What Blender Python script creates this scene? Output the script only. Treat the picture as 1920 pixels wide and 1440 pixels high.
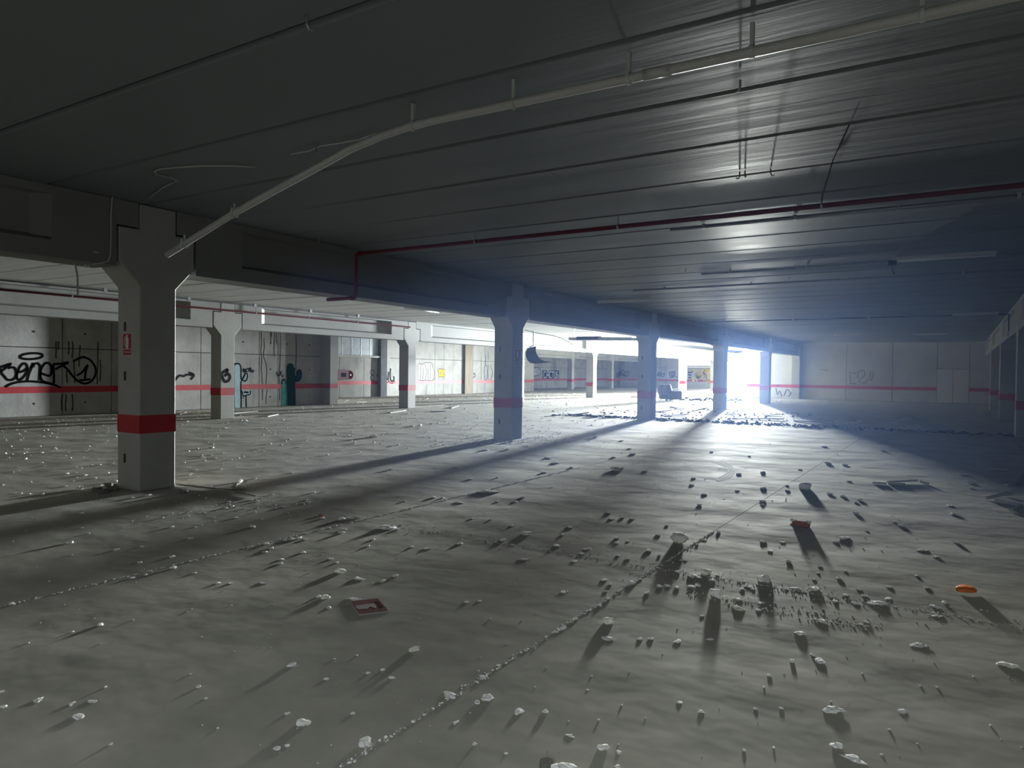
import bpy, bmesh, math, random
from mathutils import Vector, Matrix
random.seed(7)
C = bpy.context.scene.collection
S = bpy.context.scene
for o in list(bpy.data.objects):
    bpy.data.objects.remove(o)

# ------------------------------------------------------------------ camera
CAM_H = 1.64
YAW, PITCH, ROLL, FPX = 0.554771, -0.017208, 0.011921, 1347.7
_c, _s = math.cos(YAW), math.sin(YAW)
_F, _R, _U = Vector((-_s, _c, 0)), Vector((_c, _s, 0)), Vector((0, 0, 1))
F = _F*math.cos(PITCH) + _U*math.sin(PITCH)
_U2 = _U*math.cos(PITCH) - _F*math.sin(PITCH)
R = _R*math.cos(ROLL) + _U2*math.sin(ROLL)
U = _U2*math.cos(ROLL) - _R*math.sin(ROLL)
cam_data = bpy.data.cameras.new('camera')
cam_data.sensor_width = 36.0
cam_data.lens = 36.0*FPX/1920.0
cam_data.clip_start = 0.05
cam_data.clip_end = 500
cam = bpy.data.objects.new('camera', cam_data)
C.objects.link(cam)
m = Matrix.Identity(4)
for i, v in enumerate((R, U, -F)):
    m[0][i], m[1][i], m[2][i] = v
m.translation = Vector((0, 0, CAM_H))
cam.matrix_world = m
S.camera = cam
EYE = Vector((0, 0, CAM_H))

def ray(px, py):
    return F + R*((px-960)/FPX) - U*((py-720)/FPX)
def onz(px, py, z=0.0):
    d = ray(px, py); return EYE + d*((z-CAM_H)/d.z)
def onx(px, py, x):
    d = ray(px, py); return EYE + d*(x/d.x)
def ony(px, py, y):
    d = ray(px, py); return EYE + d*(y/d.y)

# ------------------------------------------------------------------ view, sky, daylight
S.view_settings.view_transform = 'Standard'
S.view_settings.look = 'None'
S.view_settings.gamma = 1.0
S.view_settings.use_curve_mapping = False
S.view_settings.exposure = 0.55
SKY = 4.6
SUN, SUN_ANGLE, SUN_AZ, SUN_EL = 12.0, 15.0, 11.0, 3.5
GLARE = 62000.0
S.world = bpy.data.worlds.new('sky')
S.world.use_nodes = True
wn = S.world.node_tree.nodes
wn['Background'].inputs[0].default_value = (0.86, 0.94, 1.0, 1)
wn['Background'].inputs[1].default_value = SKY
S.cycles.max_bounces = 8
S.cycles.diffuse_bounces = 6
S.cycles.glossy_bounces = 3
S.cycles.volume_bounces = 0
S.cycles.sample_clamp_indirect = 60.0
S.cycles.caustics_reflective = False
S.cycles.caustics_refractive = False

def portal(name, loc, sx, sy, direction):
    l = bpy.data.lights.new(name, 'AREA')
    l.shape = 'RECTANGLE'; l.size = sx; l.size_y = sy
    l.cycles.is_portal = True
    o = bpy.data.objects.new(name, l); C.objects.link(o)
    o.location = loc
    o.rotation_euler = Vector(direction).to_track_quat('-Z', 'Y').to_euler()
    return o
# daylight through the yard openings, plus an unseen roof hole added for fill
portal('daylight_yard_front', (-16.4, 52.25, 1.85), 7.2, 3.7, (0, -1, 0))
portal('daylight_yard_side', (-20.05, 66.0, 1.85), 27.0, 3.7, (-1, 0, 0))
portal('daylight_fill_hole', (0.25, -6.0, 3.95), 2.3, 11.0, (0, 0, -1))
# low hazy sun shining in across the open yard
sun = bpy.data.lights.new('low_sun', 'SUN')
sun.energy = SUN; sun.angle = math.radians(SUN_ANGLE); sun.color = (1.0, 0.97, 0.92)
so = bpy.data.objects.new('low_sun', sun); C.objects.link(so)
_az, _el = math.radians(SUN_AZ), math.radians(SUN_EL)
so.rotation_euler = Vector((math.sin(_az)*math.cos(_el), -math.cos(_az)*math.cos(_el), -math.sin(_el))).to_track_quat('-Z', 'Y').to_euler()

# area lamp added in the mouth of the yard to throw the long shadows
gl = bpy.data.lights.new('yard_mouth_lamp', 'AREA'); gl.shape = 'RECTANGLE'; gl.size = 2.2; gl.size_y = 1.5; gl.spread = math.radians(150)
gl.energy = GLARE; gl.color = (0.87, 0.95, 1.0)
go = bpy.data.objects.new('yard_mouth_lamp', gl); C.objects.link(go)
go.location = (-15.6, 62.5, 2.6)
go.rotation_euler = Vector((0.6, -1, 0)).to_track_quat('-Z', 'Y').to_euler()

# ------------------------------------------------------------------ helpers
def prop(o, label=None, cat=None, group=None, kind=None):
    if label: o['label'] = label
    if cat: o['category'] = cat
    if group: o['group'] = group
    if kind: o['kind'] = kind
    return o
def empty(name, loc=(0, 0, 0), rz=0.0, **k):
    o = bpy.data.objects.new(name, None); C.objects.link(o)
    o.location = loc; o.rotation_euler = (0, 0, rz); o.empty_display_size = 0.2
    return prop(o, **k)
def link(name, me, mat=None, parent=None, loc=None, rot=None, **k):
    o = bpy.data.objects.new(name, me); C.objects.link(o)
    if mat and not me.materials: me.materials.append(mat)
    if parent: o.parent = parent
    if loc is not None: o.location = loc
    if rot is not None: o.rotation_euler = rot
    return prop(o, **k)
class MB:
    """collects simple solids into one mesh"""
    def __init__(self): self.v = []; self.f = []
    def box(self, x0, y0, z0, x1, y1, z1):
        n = len(self.v)
        self.v += [(x0,y0,z0),(x1,y0,z0),(x1,y1,z0),(x0,y1,z0),(x0,y0,z1),(x1,y0,z1),(x1,y1,z1),(x0,y1,z1)]
        self.f += [tuple(n+i for i in q) for q in ((0,3,2,1),(4,5,6,7),(0,1,5,4),(1,2,6,5),(2,3,7,6),(3,0,4,7))]
        return self
    def obox(self, a, b, w, t, up=(0,0,1)):
        """a bar from a to b, w wide and t thick"""
        a, b = Vector(a), Vector(b); d = (b-a).normalized(); u = Vector(up)
        s = d.cross(u).normalized(); u = s.cross(d).normalized()
        n = len(self.v)
        for p in (a, b):
            for i, j in ((-1,-1),(1,-1),(1,1),(-1,1)):
                self.v.append(tuple(p + s*(i*w/2) + u*(j*t/2)))
        self.f += [tuple(n+i for i in q) for q in ((0,1,2,3),(7,6,5,4),(0,4,5,1),(1,5,6,2),(2,6,7,3),(3,7,4,0))]
        return self
    def prism(self, pts, axis, a, b):
        """extrude polygon pts (2D) along axis from a to b; axis 'x': pts are (y,z); 'y': (x,z); 'z': (x,y)"""
        n = len(self.v); k = len(pts)
        mk = {'x': lambda p, t: (t, p[0], p[1]), 'y': lambda p, t: (p[0], t, p[1]), 'z': lambda p, t: (p[0], p[1], t)}[axis]
        self.v += [mk(p, a) for p in pts] + [mk(p, b) for p in pts]
        self.f.append(tuple(range(n, n+k))); self.f.append(tuple(range(n+2*k-1, n+k-1, -1)))
        for i in range(k):
            j = (i+1) % k
            self.f.append((n+i, n+k+i, n+k+j, n+j))
        return self
    def tube(self, pts, r, seg=10, cap=True):
        pts = [Vector(p) for p in pts]; n0 = len(self.v); prev = None
        for i, p in enumerate(pts):
            d = ((pts[min(i+1, len(pts)-1)] - pts[max(i-1, 0)])).normalized()
            if prev is None:
                s = d.cross(Vector((0, 0, 1)))
                if s.length < 1e-3: s = d.cross(Vector((1, 0, 0)))
                s.normalize()
            else:
                s = (prev - d*prev.dot(d)).normalized()
            prev = s; u = s.cross(d)
            for k in range(seg):
                t = 2*math.pi*k/seg
                self.v.append(tuple(p + s*(r*math.cos(t)) + u*(r*math.sin(t))))
        for i in range(len(pts)-1):
            for k in range(seg):
                a = n0+i*seg+k; b = n0+i*seg+(k+1) % seg
                self.f.append((a, b, b+seg, a+seg))
        if cap:
            self.f.append(tuple(range(n0+seg-1, n0-1, -1)))
            e = n0+(len(pts)-1)*seg
            self.f.append(tuple(range(e, e+seg)))
        return self
    def mesh(self, name, smooth=False, bevel=0.0):
        me = bpy.data.meshes.new(name); me.from_pydata(self.v, [], self.f); me.update()
        bm = bmesh.new(); bm.from_mesh(me)
        bmesh.ops.recalc_face_normals(bm, faces=bm.faces)
        if bevel: bmesh.ops.bevel(bm, geom=[e for e in bm.edges if e.calc_face_angle(0) > 0.5], offset=bevel, segments=1, affect='EDGES')
        bm.to_mesh(me); bm.free()
        if smooth:
            for p in me.polygons: p.use_smooth = True
        return me
    def build(self, name, mat, parent=None, smooth=False, bevel=0.0, **k):
        return link(name, self.mesh(name, smooth, bevel), mat, parent, **k)
def arc(p0, p1, p2, n=8):
    """quadratic curve through control point p1"""
    p0, p1, p2 = Vector(p0), Vector(p1), Vector(p2)
    return [p0*(1-t)**2 + p1*(2*t*(1-t)) + p2*t*t for t in [i/n for i in range(n+1)]]

# ------------------------------------------------------------------ materials
def mat(name, col, rough=0.8, spec=0.3, metal=0.0, vary=0.0, vscale=3.0, stretch=(1,1,1), bump=0.0, bscale=20.0, bstretch=None,
        brough=0.5, stain=0.0, stain_col=(0.1,0.09,0.08), stain_scale=(1.5,1.5,0.25), objcoord=False, rvary=0.0):
    m = bpy.data.materials.new(name); m.use_nodes = True
    nt = m.node_tree; N = nt.nodes; L = nt.links
    b = N['Principled BSDF']
    b.inputs['Base Color'].default_value = (*col, 1)
    b.inputs['Roughness'].default_value = rough
    b.inputs['Specular IOR Level'].default_value = spec
    b.inputs['Metallic'].default_value = metal
    g = N.new('ShaderNodeNewGeometry')
    src = g.outputs['Position']
    def mapped(st):
        v = N.new('ShaderNodeVectorMath'); v.operation = 'MULTIPLY'
        L.new(src, v.inputs[0]); v.inputs[1].default_value = st
        return v.outputs[0]
    if vary or stain or rvary:
        n = N.new('ShaderNodeTexNoise'); n.inputs['Scale'].default_value = vscale
        n.inputs['Detail'].default_value = 6; n.inputs['Roughness'].default_value = 0.62
        L.new(mapped(stretch), n.inputs['Vector'])
        r = N.new('ShaderNodeMapRange'); r.inputs[1].default_value = 0.3; r.inputs[2].default_value = 0.7
        r.inputs[3].default_value = 1-vary; r.inputs[4].default_value = 1+vary*0.5
        L.new(n.outputs['Fac'], r.inputs[0])
        mx = N.new('ShaderNodeVectorMath'); mx.operation = 'SCALE'
        mx.inputs[0].default_value = col
        L.new(r.outputs[0], mx.inputs['Scale'])
        out = mx.outputs[0]
        if stain:
            n2 = N.new('ShaderNodeTexNoise'); n2.inputs['Scale'].default_value = 1.6; n2.inputs['Detail'].default_value = 5
            L.new(mapped(stain_scale), n2.inputs['Vector'])
            r2 = N.new('ShaderNodeMapRange'); r2.inputs[1].default_value = 0.56; r2.inputs[2].default_value = 0.72
            r2.inputs[3].default_value = 0; r2.inputs[4].default_value = stain
            L.new(n2.outputs['Fac'], r2.inputs[0])
            mm = N.new('ShaderNodeMix'); mm.data_type = 'RGBA'
            L.new(r2.outputs[0], mm.inputs['Factor']); L.new(out, mm.inputs['A']); mm.inputs['B'].default_value = (*stain_col, 1)
            out = mm.outputs['Result']
        L.new(out, b.inputs['Base Color'])
        if rvary:
            r3 = N.new('ShaderNodeMapRange'); r3.inputs[1].default_value = 0.3; r3.inputs[2].default_value = 0.7
            r3.inputs[3].default_value = rough-rvary; r3.inputs[4].default_value = rough+rvary
            L.new(n.outputs['Fac'], r3.inputs[0]); L.new(r3.outputs[0], b.inputs['Roughness'])
    if bump:
        n = N.new('ShaderNodeTexNoise'); n.inputs['Scale'].default_value = bscale; n.inputs['Detail'].default_value = 4; n.inputs['Roughness'].default_value = brough
        L.new(mapped(bstretch or stretch), n.inputs['Vector'])
        bp = N.new('ShaderNodeBump'); bp.inputs['Strength'].default_value = 1.0; bp.inputs['Distance'].default_value = bump
        L.new(n.outputs['Fac'], bp.inputs['Height']); L.new(bp.outputs[0], b.inputs['Normal'])
    return m
M = {}
M['floor'] = mat('floor_concrete', (0.385,0.37,0.31), 0.88, 0.14, vary=0.24, vscale=1.3, bump=0.026, bscale=1.0, brough=0.45, rvary=0.08)
M['joint'] = mat('joint_filler', (0.5,0.49,0.46), 0.9, 0.2, vary=0.3, vscale=15)
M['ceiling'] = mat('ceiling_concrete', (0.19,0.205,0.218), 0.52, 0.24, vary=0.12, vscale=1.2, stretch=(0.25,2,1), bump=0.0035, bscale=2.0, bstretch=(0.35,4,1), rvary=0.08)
M['ceiling_left_lit'] = mat('left_bay_ceiling_lit', (0.66,0.66,0.62), 0.6, 0.3, vary=0.14, vscale=1.2, stretch=(0.25,2,1), bump=0.0035, bscale=2.0, bstretch=(0.35,4,1))  # paler plank tone paints in the left bay's brighter bounce light
M['dark'] = mat('joint_shadow', (0.05,0.05,0.05), 0.9, 0.1)
M['paint'] = mat('pillar_paint', (0.36,0.355,0.32), 0.6, 0.3, vary=0.10, vscale=2.0, bump=0.002, bscale=18)
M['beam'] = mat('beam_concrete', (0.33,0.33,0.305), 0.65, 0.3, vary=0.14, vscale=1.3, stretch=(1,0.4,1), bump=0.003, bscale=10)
M['beam_shaded'] = mat('shaded_beam_concrete', (0.21,0.21,0.195), 0.7, 0.25, vary=0.14, vscale=1.3, stretch=(1,0.4,1), bump=0.003, bscale=10)  # darker beam tone paints in the shade over the dividing row
M['wall'] = mat('cast_wall_concrete', (0.37,0.365,0.34), 0.8, 0.25, vary=0.22, vscale=1.3, bump=0.004, bscale=9, stain=0.75, stain_col=(0.10,0.085,0.065), stain_scale=(1.0,1.0,0.14))
M['farwall'] = mat('painted_wall', (0.48,0.48,0.46), 0.7, 0.3, vary=0.12, vscale=1.2, bump=0.002, bscale=12)
M['red'] = mat('red_band_paint', (0.42,0.022,0.03), 0.55, 0.4, vary=0.15, vscale=6)
M['ground'] = mat('outdoor_ground', (0.40,0.38,0.33), 0.95, 0.1, vary=0.2, vscale=0.8)
M['black'] = mat('black_spray_paint', (0.008,0.008,0.009), 1.0, 0.02)
M['white'] = mat('white_plastic', (0.5,0.5,0.47), 0.4, 0.5, vary=0.06, vscale=8)
M['redpipe'] = mat('red_pipe_paint', (0.13,0.015,0.02), 0.5, 0.15, vary=0.1, vscale=5)
M['steel'] = mat('galvanised_steel', (0.35,0.36,0.37), 0.4, 0.5, metal=0.7, vary=0.1, vscale=8)
M['plaster'] = mat('broken_plaster', (0.92,0.91,0.87), 0.9, 0.2, vary=0.15, vscale=30, bump=0.012, bscale=45)

# ------------------------------------------------------------------ grid of the garage
XA, XB, XC, XR = -9.369, -20.368, -31.37, 1.63
Y0, DY = 5.692, 9.257
W = 0.256
CEIL = 3.777
Yk = lambda k: Y0 + DY*k
YFAR = 52.245            # wall that ends the bay the camera stands in
YEND = 79.6            # end wall of the bays to the left
XW = -25.35             # cast wall beside the left bay
XREC = -30.3           # recessed wall further along

# ------------------------------------------------------------------ floor: slabs with open joints
floor = MB().box(-40, -16, -0.6, 14, 82, -0.0015).build('floor', M['joint'], label='cracked grey concrete floor of the empty garage strewn with plaster', kind='structure')
xs = [1.24 + 3.37*i for i in range(-13, 5)]
ys = [Y0 + 0.08 + DY*i for i in range(-3, 10)]
gap = 0.004
slab_mesh = MB().box(gap, gap, -0.05, 3.37-gap, DY-gap, 0.0).mesh('slab')
for x in xs[:-1]:
    for y in ys[:-1]:
        if y > 81: continue
        link('slab', slab_mesh, M['floor'], floor, loc=(x, y, 0))
ground = MB().box(-120, -90, -0.9, 120, -16, -0.06).box(-120, 82, -0.9, 120, 190, -0.06).box(14, -16, -0.9, 120, 82, -0.06).box(-120, -16, -0.9, -40, 82, -0.06).build('ground', M['ground'], label='bare pale ground outside the garage openings', kind='structure')
MB().box(-4.0, -13, 0.0, 1.5, -0.6, 0.03).build('unseen_dark_sheet', mat('bounce_cutting_dark', (0.045,0.045,0.045), 0.95, 0.1, vary=0.2, vscale=5), label='unseen dark sheet added on the floor under the fill hole', kind='structure')  # unseen dark sheet added under the roof hole to cut floor bounce
# the yard past the end wall of the camera's bay is open to the sky
# ------------------------------------------------------------------ ceiling: precast planks laid between the beams
ceiling = empty('ceiling', (0, 0, CEIL), label='ceiling of long precast concrete planks laid between the beams', kind='structure')
back = MB()
back.box(-40, -15, 0.17, XB+0.25, 80.2, 0.42); back.box(XB+0.25, -15, 0.17, -0.9, 53.2, 0.42); back.box(-0.9, -15, 0.17, 14, -11.5, 0.42); back.box(-0.9, -0.5, 0.17, 14, 53.2, 0.42); back.box(1.4, -11.5, 0.17, 14, -0.5, 0.42)  # leaves the unseen roof hole added for fill behind the camera
back.build('ceiling_slab', M['dark'], ceiling)
PW = 1.182; YP = 5.52
def plank_mesh(x0, x1):
    m_ = MB(); g = 0.010; c = 0.03
    m_.prism([(g, c), (g+c, 0), (PW-g-c, 0), (PW-g, c), (PW-g, 0.168), (g, 0.168)], 'x', x0, x1)
    return m_.mesh('plank')
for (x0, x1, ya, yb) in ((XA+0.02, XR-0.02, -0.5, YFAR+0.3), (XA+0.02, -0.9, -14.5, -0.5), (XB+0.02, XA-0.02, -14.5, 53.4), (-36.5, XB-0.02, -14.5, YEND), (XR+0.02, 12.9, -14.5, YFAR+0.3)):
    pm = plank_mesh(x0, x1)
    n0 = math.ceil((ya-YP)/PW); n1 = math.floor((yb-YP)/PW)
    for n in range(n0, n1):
        link('plank', pm, M['ceiling_left_lit'] if x1 < XA+0.1 else M['ceiling'], ceiling, loc=(0, YP+n*PW, random.uniform(0.0, 0.007)))

# ------------------------------------------------------------------ pillars
ORD = ['first', 'second', 'third', 'fourth', 'fifth', 'sixth', 'seventh', 'eighth', 'ninth']
def pillar_mesh():
    w = W; a = 0.53; z0, z1, z2 = 2.70, 3.0, 3.44
    prof = [(-w,0),(w,0),(w,z0),(a,z1),(a,z2),(w,z2),(w,CEIL-0.006),(-w,CEIL-0.006),(-w,z2),(-a,z2),(-a,z1),(-w,z0)]
    me = MB().prism(prof, 'x', -w, w).mesh('shaft', bevel=0.012)
    return me
PILLAR = pillar_mesh()
BAND = MB().box(-W-0.003, -W-0.003, 0.765, W+0.003, W+0.003, 1.005).mesh('painted_band')
HOLE = MB().box(-0.022, -0.004, -0.06, 0.022, 0.004, 0.06).mesh('bolt_slot')
def pillar(x, k, label, holes=True):
    p = empty('concrete_pillar', (x, Yk(k), 0), label=label, cat='pillar', group='square concrete pillars with red bands', kind='thing')
    link('shaft', PILLAR, M['paint'], p)
    link('painted_band', BAND, M['red'], p, label='red painted band')
    if holes:
        for z in (0.42, 1.52, 2.18):
            link('bolt_slot', HOLE, M['dark'], p, loc=(-0.08, -W, z), label='dark recessed slot')
    return p
RA = 'pillar row dividing the two bays'
for k in range(-2, 6):
    t = {-2: 'square pillar behind the camera, second back on the dividing row', -1: 'square pillar just behind the camera on the dividing row',
         0: 'large cream concrete pillar with extinguisher sign beside the white pipe end',
         1: 'second pillar of the dividing row, its small sign on the shaded side',
         2: 'third pillar of the dividing row, just before the dark armchair',
         3: 'fourth pillar of the dividing row, standing before the bright opening',
         4: 'fifth pillar of the dividing row, shadow fanning toward the blank wall',
         5: 'last pillar of the dividing row, set into the blank end wall'}[k]
    pillar(XA, k, t, holes=k in (0, 1, 2))
for k in range(-1, 8):
    t = {-1: 'middle-row pillar behind the camera side of the left bay', 0: 'first pillar of the middle row, out past the big pillar',
         1: 'middle-row pillar with black letter B sprayed above its red band',
         2: 'middle-row pillar with dark paint arrow, white battens at its foot',
         3: 'middle-row pillar hidden mostly behind the second dividing pillar',
         4: 'slim middle-row pillar with a sunlit edge, beside the hanging duct',
         5: 'middle-row pillar behind the third dividing pillar',
         6: 'middle-row pillar right of the brick wall, behind the armchair',
         7: 'middle-row pillar hidden behind the fourth dividing pillar'}[k]
    pillar(XB, k, t, holes=False)
for k in (6, 7):
    pillar(XC, k, {6: 'bright far pillar right of the CACTUS graffiti, small red sign beside it', 7: 'bright far pillar left of the black scrawl on the end wall'}[k], holes=False)
for k in range(0, 5):
    pillar(XR, k, ORD[k] + ' pillar of the row along the dark side wall', holes=False)

# ------------------------------------------------------------------ beams: end blocks, thin web, bottom flange, dapped on the corbels
def beam_mesh(y0, y1):
    """beam between pillar lines y0 and y1, local x about 0"""
    m_ = MB(); w = W - 0.004; wt = 0.15; zb = 2.93; zf = 3.17; zs = 3.44; e = 0.55; d = 0.27
    L = y1-y0; b0 = 1.33; sp = 0.2
    for sgn in (0, 1):
        f = (lambda y: y) if sgn == 0 else (lambda y: L-y)
        m_.prism([(f(e+0.012), zb), (f(b0), zb), (f(b0), CEIL-0.004), (f(d), CEIL-0.004), (f(d), zs+0.02), (f(e+0.012), zs+0.02)], 'x', -w, w)
        # splay between end block and web
        m_.prism([(-w, f(b0)), (-wt, f(b0+sp)), (wt, f(b0+sp)), (w, f(b0))], 'z', zf, CEIL-0.1)
    m_.prism([(-w, zb), (w, zb), (w, zf-0.04), (wt, zf+0.02), (wt, CEIL-0.12), (w, CEIL-0.1), (w, CEIL-0.004), (-w, CEIL-0.004), (-w, CEIL-0.1), (-wt, CEIL-0.12), (-wt, zf+0.02), (-w, zf-0.04)], 'y', b0, L-b0)
    return m_.mesh('beam')
BEAM = beam_mesh(0, DY); BEAM_SHADED = BEAM.copy()
def beams(x, ks, what):
    for n, k in enumerate(ks):
        o = link('concrete_beam', BEAM_SHADED if x == XA else BEAM, M['beam_shaded'] if x == XA else M['beam'], loc=(x, Yk(k), 0))
        prop(o, label=what(k), cat='beam', group='precast concrete beams', kind='thing')
beams(XA, range(-2, 5), lambda k: {-2: 'beam of the dividing row behind the camera', -1: 'dark beam of the dividing row running up to the big pillar',
      0: 'deep beam between the big pillar and the second pillar, red pipe dropping past it',
      1: 'deep beam between the second and third dividing pillars', 2: 'shaded beam between the third and fourth dividing pillars',
      3: 'shaded beam over the bright opening', 4: 'shaded beam between the fifth dividing pillar and the blank wall'}[k])
beams(XB, range(-2, 8), lambda k: {-2: 'middle-row beam far behind the camera', -1: 'middle-row beam next to the camera end of the left bay', 0: 'middle-row beam over the black tag, left of the letter B pillar'}.get(k, 'middle-row beam, span number %s after the letter B pillar' % ORD[max(0,k-1)]))
beams(XC, range(5, 8), lambda k: {5: 'far beam over the CACTUS graffiti', 6: 'far beam between the two bright far pillars', 7: 'far beam over the black scrawl on the end wall'}[k])
beams(XR, range(-1, 5), lambda k: 'side-wall row beam, ' + ['over the camera', 'ahead of the camera', 'just out of frame by the first side pillar', 'between the second and third side pillars', 'between the third and fourth side pillars', 'between the fourth side pillar and the end wall'][k+1])

# ------------------------------------------------------------------ walls
def wall_panels(wall, axis, fixed, a_edges, z_edges, normal, mat_, t=0.12, skip=()):
    """cast panels with recessed joints, proud face at `fixed`"""
    g = 0.012
    for i in range(len(a_edges)-1):
        for j in range(len(z_edges)-1):
            if (i, j) in skip: continue
            a0, a1, z0, z1 = a_edges[i]+g, a_edges[i+1]-g, z_edges[j]+g, z_edges[j+1]-g
            off = random.uniform(-0.006, 0.0)
            lo, hi = sorted((fixed+normal*off, fixed+normal*(off-t)))
            if axis == 'x': MB().box(lo, a0, z0, hi, a1, z1).build('panel', mat_, wall, bevel=0.006)
            else: MB().box(a0, lo, z0, a1, hi, z1).build('panel', mat_, wall, bevel=0.006)
def band(wall, axis, fixed, a0, a1, normal, z0=0.765, z1=0.975):
    lo, hi = sorted((fixed-normal*0.03, fixed+normal*0.003))
    if axis == 'x': MB().box(lo, a0, z0, hi, a1, z1).build('painted_band', M['red'], wall, label='red painted band')
    else: MB().box(a0, lo, z0, a1, hi, z1).build('painted_band', M['red'], wall, label='red painted band')
YW1 = 24.3
wl = MB().box(XW-0.45, -14.5, -0.02, XW-0.1, YW1, CEIL+0.1).build('wall_left', M['dark'], label='cast concrete wall with black tag, cactus graffiti and red band', kind='structure')
ye = [-14.5, -10, -5.5, -1, 2.6, 5.1, 7.6, 10.1, 12.47, 14.1, 15.3, 17.62, 20.4, 21.4, 22.4, YW1]
wall_panels(wl, 'x', XW, ye, [0, 2.24, CEIL+0.05], 1, M['wall'])
band(wl, 'x', XW, -14.5, YW1, 1)
# piers on the pillar lines
for k in (-1, 0, 1, 2):
    y = Yk(k)
    MB().box(XW-0.3, y-0.25, 0, XW+0.55, y+0.25, CEIL).build('wall_pier', M['paint'], wl, bevel=0.01)
    MB().box(XW+0.0, y-0.253, 0.765, XW+0.553, y+0.253, 0.975).build('painted_band', M['red'], wl, label='red painted band')
# recessed wall beyond
wr = MB().box(XREC-0.5, YW1, -0.02, XREC-0.1, Yk(5)+0.4, CEIL+0.1).build('wall_recess', M['dark'], label='pale recessed wall with bubble graffiti and the red hose reel', kind='structure')
ye = [YW1, 27.2, 30.0, 32.0, 34.0, 35.6, 38.9, 39.9, 43.0, 45.0, 47.4, 49.7, Yk(5)+0.4]
wall_panels(wr, 'x', XREC, ye, [0, 2.40, CEIL+0.05], 1, M['wall'])
band(wr, 'x', XREC, YW1, Yk(5)+0.4, 1)
MB().box(XREC-0.4, YW1-0.4, 0, XW-0.4, YW1, CEIL).build('wall_return', M['wall'], wr)
# further side wall (CACTUS) and end wall
wc = MB().box(-36.2, Yk(5)-0.2, -0.02, -35.6, YEND+0.5, CEIL+0.1).build('wall_cactus', M['dark'], label='far pale wall carrying the boxed CACTUS lettering', kind='structure')
wall_panels(wc, 'x', -35.5, [Yk(5)+0.1, 57, 60, 63.0, 66.5, 70, 73.5, YEND], [0, 2.1, CEIL+0.05], 1, M['wall'])
band(wc, 'x', -35.5, Yk(5)+0.1, YEND, 1)
MB().box(-36.2, Yk(5)-0.5, 0, XREC-0.1, Yk(5)-0.3, CEIL).build('wall_return', M['wall'], wc)
we = MB().box(-36.2, YEND+0.1, -0.02, -28.4, YEND+0.5, CEIL+0.1).build('wall_end', M['dark'], label='end wall of the left bays with block work and yellow graffiti', kind='structure')
wall_panels(we, 'y', YEND, [-36.0, -34.0, -31.0, -29.4, -28.4], [0, 2.3, CEIL+0.05], -1, M['wall'])
# block work between the panels and the opening, courses built one by one
blk = {}
def blocks(x0, x1, ztop, y, ragged=None):
    z = 0.0; r = 0
    while z < ztop-0.05:
        x = x0 - (0.2 if r % 2 else 0)
        while x < x1-0.02:
            a, b = max(x, x0), min(x+0.4, x1)
            top = ztop if ragged is None else ragged(0.5*(a+b))
            if b-a > 0.05 and z+0.1 < top:
                key = round(b-a, 2)
                if key not in blk: blk[key] = MB().box(0.006, -0.0, 0.006, key-0.006, 0.19, 0.194).mesh('block', bevel=0.004)
                link('block', blk[key], M['block'], we, loc=(a, y+random.uniform(-0.006, 0.006), z))
            x += 0.4
        z += 0.2; r += 1
M['block'] = mat('concrete_block', (0.46,0.45,0.41), 0.9, 0.2, vary=0.2, vscale=4, bump=0.003, bscale=25)
blocks(-28.35, -27.05, CEIL, YEND)
blocks(-26.9, -23.2, 2.6, YEND, lambda x: 2.6 if x < -24.4 else 3.0)
MB().box(-28.4, YEND+0.03, 0, -27.05, YEND+0.16, CEIL).box(-26.9, YEND+0.03, 0, -23.2, YEND+0.16, 2.36).build('mortar', M['joint'], we)
band(we, 'y', YEND, -36, -28.4, -1); band(we, 'y', YEND-0.008, -28.4, -27.05, -1); band(we, 'y', YEND-0.008, -26.9, -23.2, -1)
# far wall of the camera's bay
wf = MB().box(-12.75, YFAR+0.1, -0.02, 13, YFAR+0.4, CEIL+0.1).build('wall_far', M['dark'], label='blank painted end wall behind the last dividing pillar', kind='structure')
wall_panels(wf, 'y', YFAR, [-12.7, -9.37, -6.29, -3.57, -1.1], [0, CEIL+0.05], -1, M['farwall'])
wall_panels(wf, 'y', YFAR, [0.6, 4.0, 8.0, 13], [0, CEIL+0.05], -1, M['farwall'])
wall_panels(wf, 'y', YFAR, [-1.1, 0.6], [2.12, CEIL+0.05], -1, M['farwall'])
band(wf, 'y', YFAR, -12.7, -1.1, -1); band(wf, 'y', YFAR, 0.6, 13, -1)
# side wall behind the row at the edge of the frame, back wall
ws = MB().box(2.6, -14.5, -0.02, 3.0, YFAR+0.1, CEIL+0.1).build('wall_right', M['dark'], label='dark side wall behind the pillars at the edge of the bay', kind='structure')
wall_panels(ws, 'x', 2.5, [-14.5, -10, -5, 0, 5, 10, 15, 20, 25, 30, 35, 40, 45, YFAR], [0, CEIL+0.05], -1, M['farwall'])
band(ws, 'x', 2.5, -14.5, YFAR, -1)
wb = MB().box(-26, -14.5, 0, 3, -14.2, CEIL).build('wall_back', M['farwall'], label='plain back wall behind the camera', kind='structure')

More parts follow.
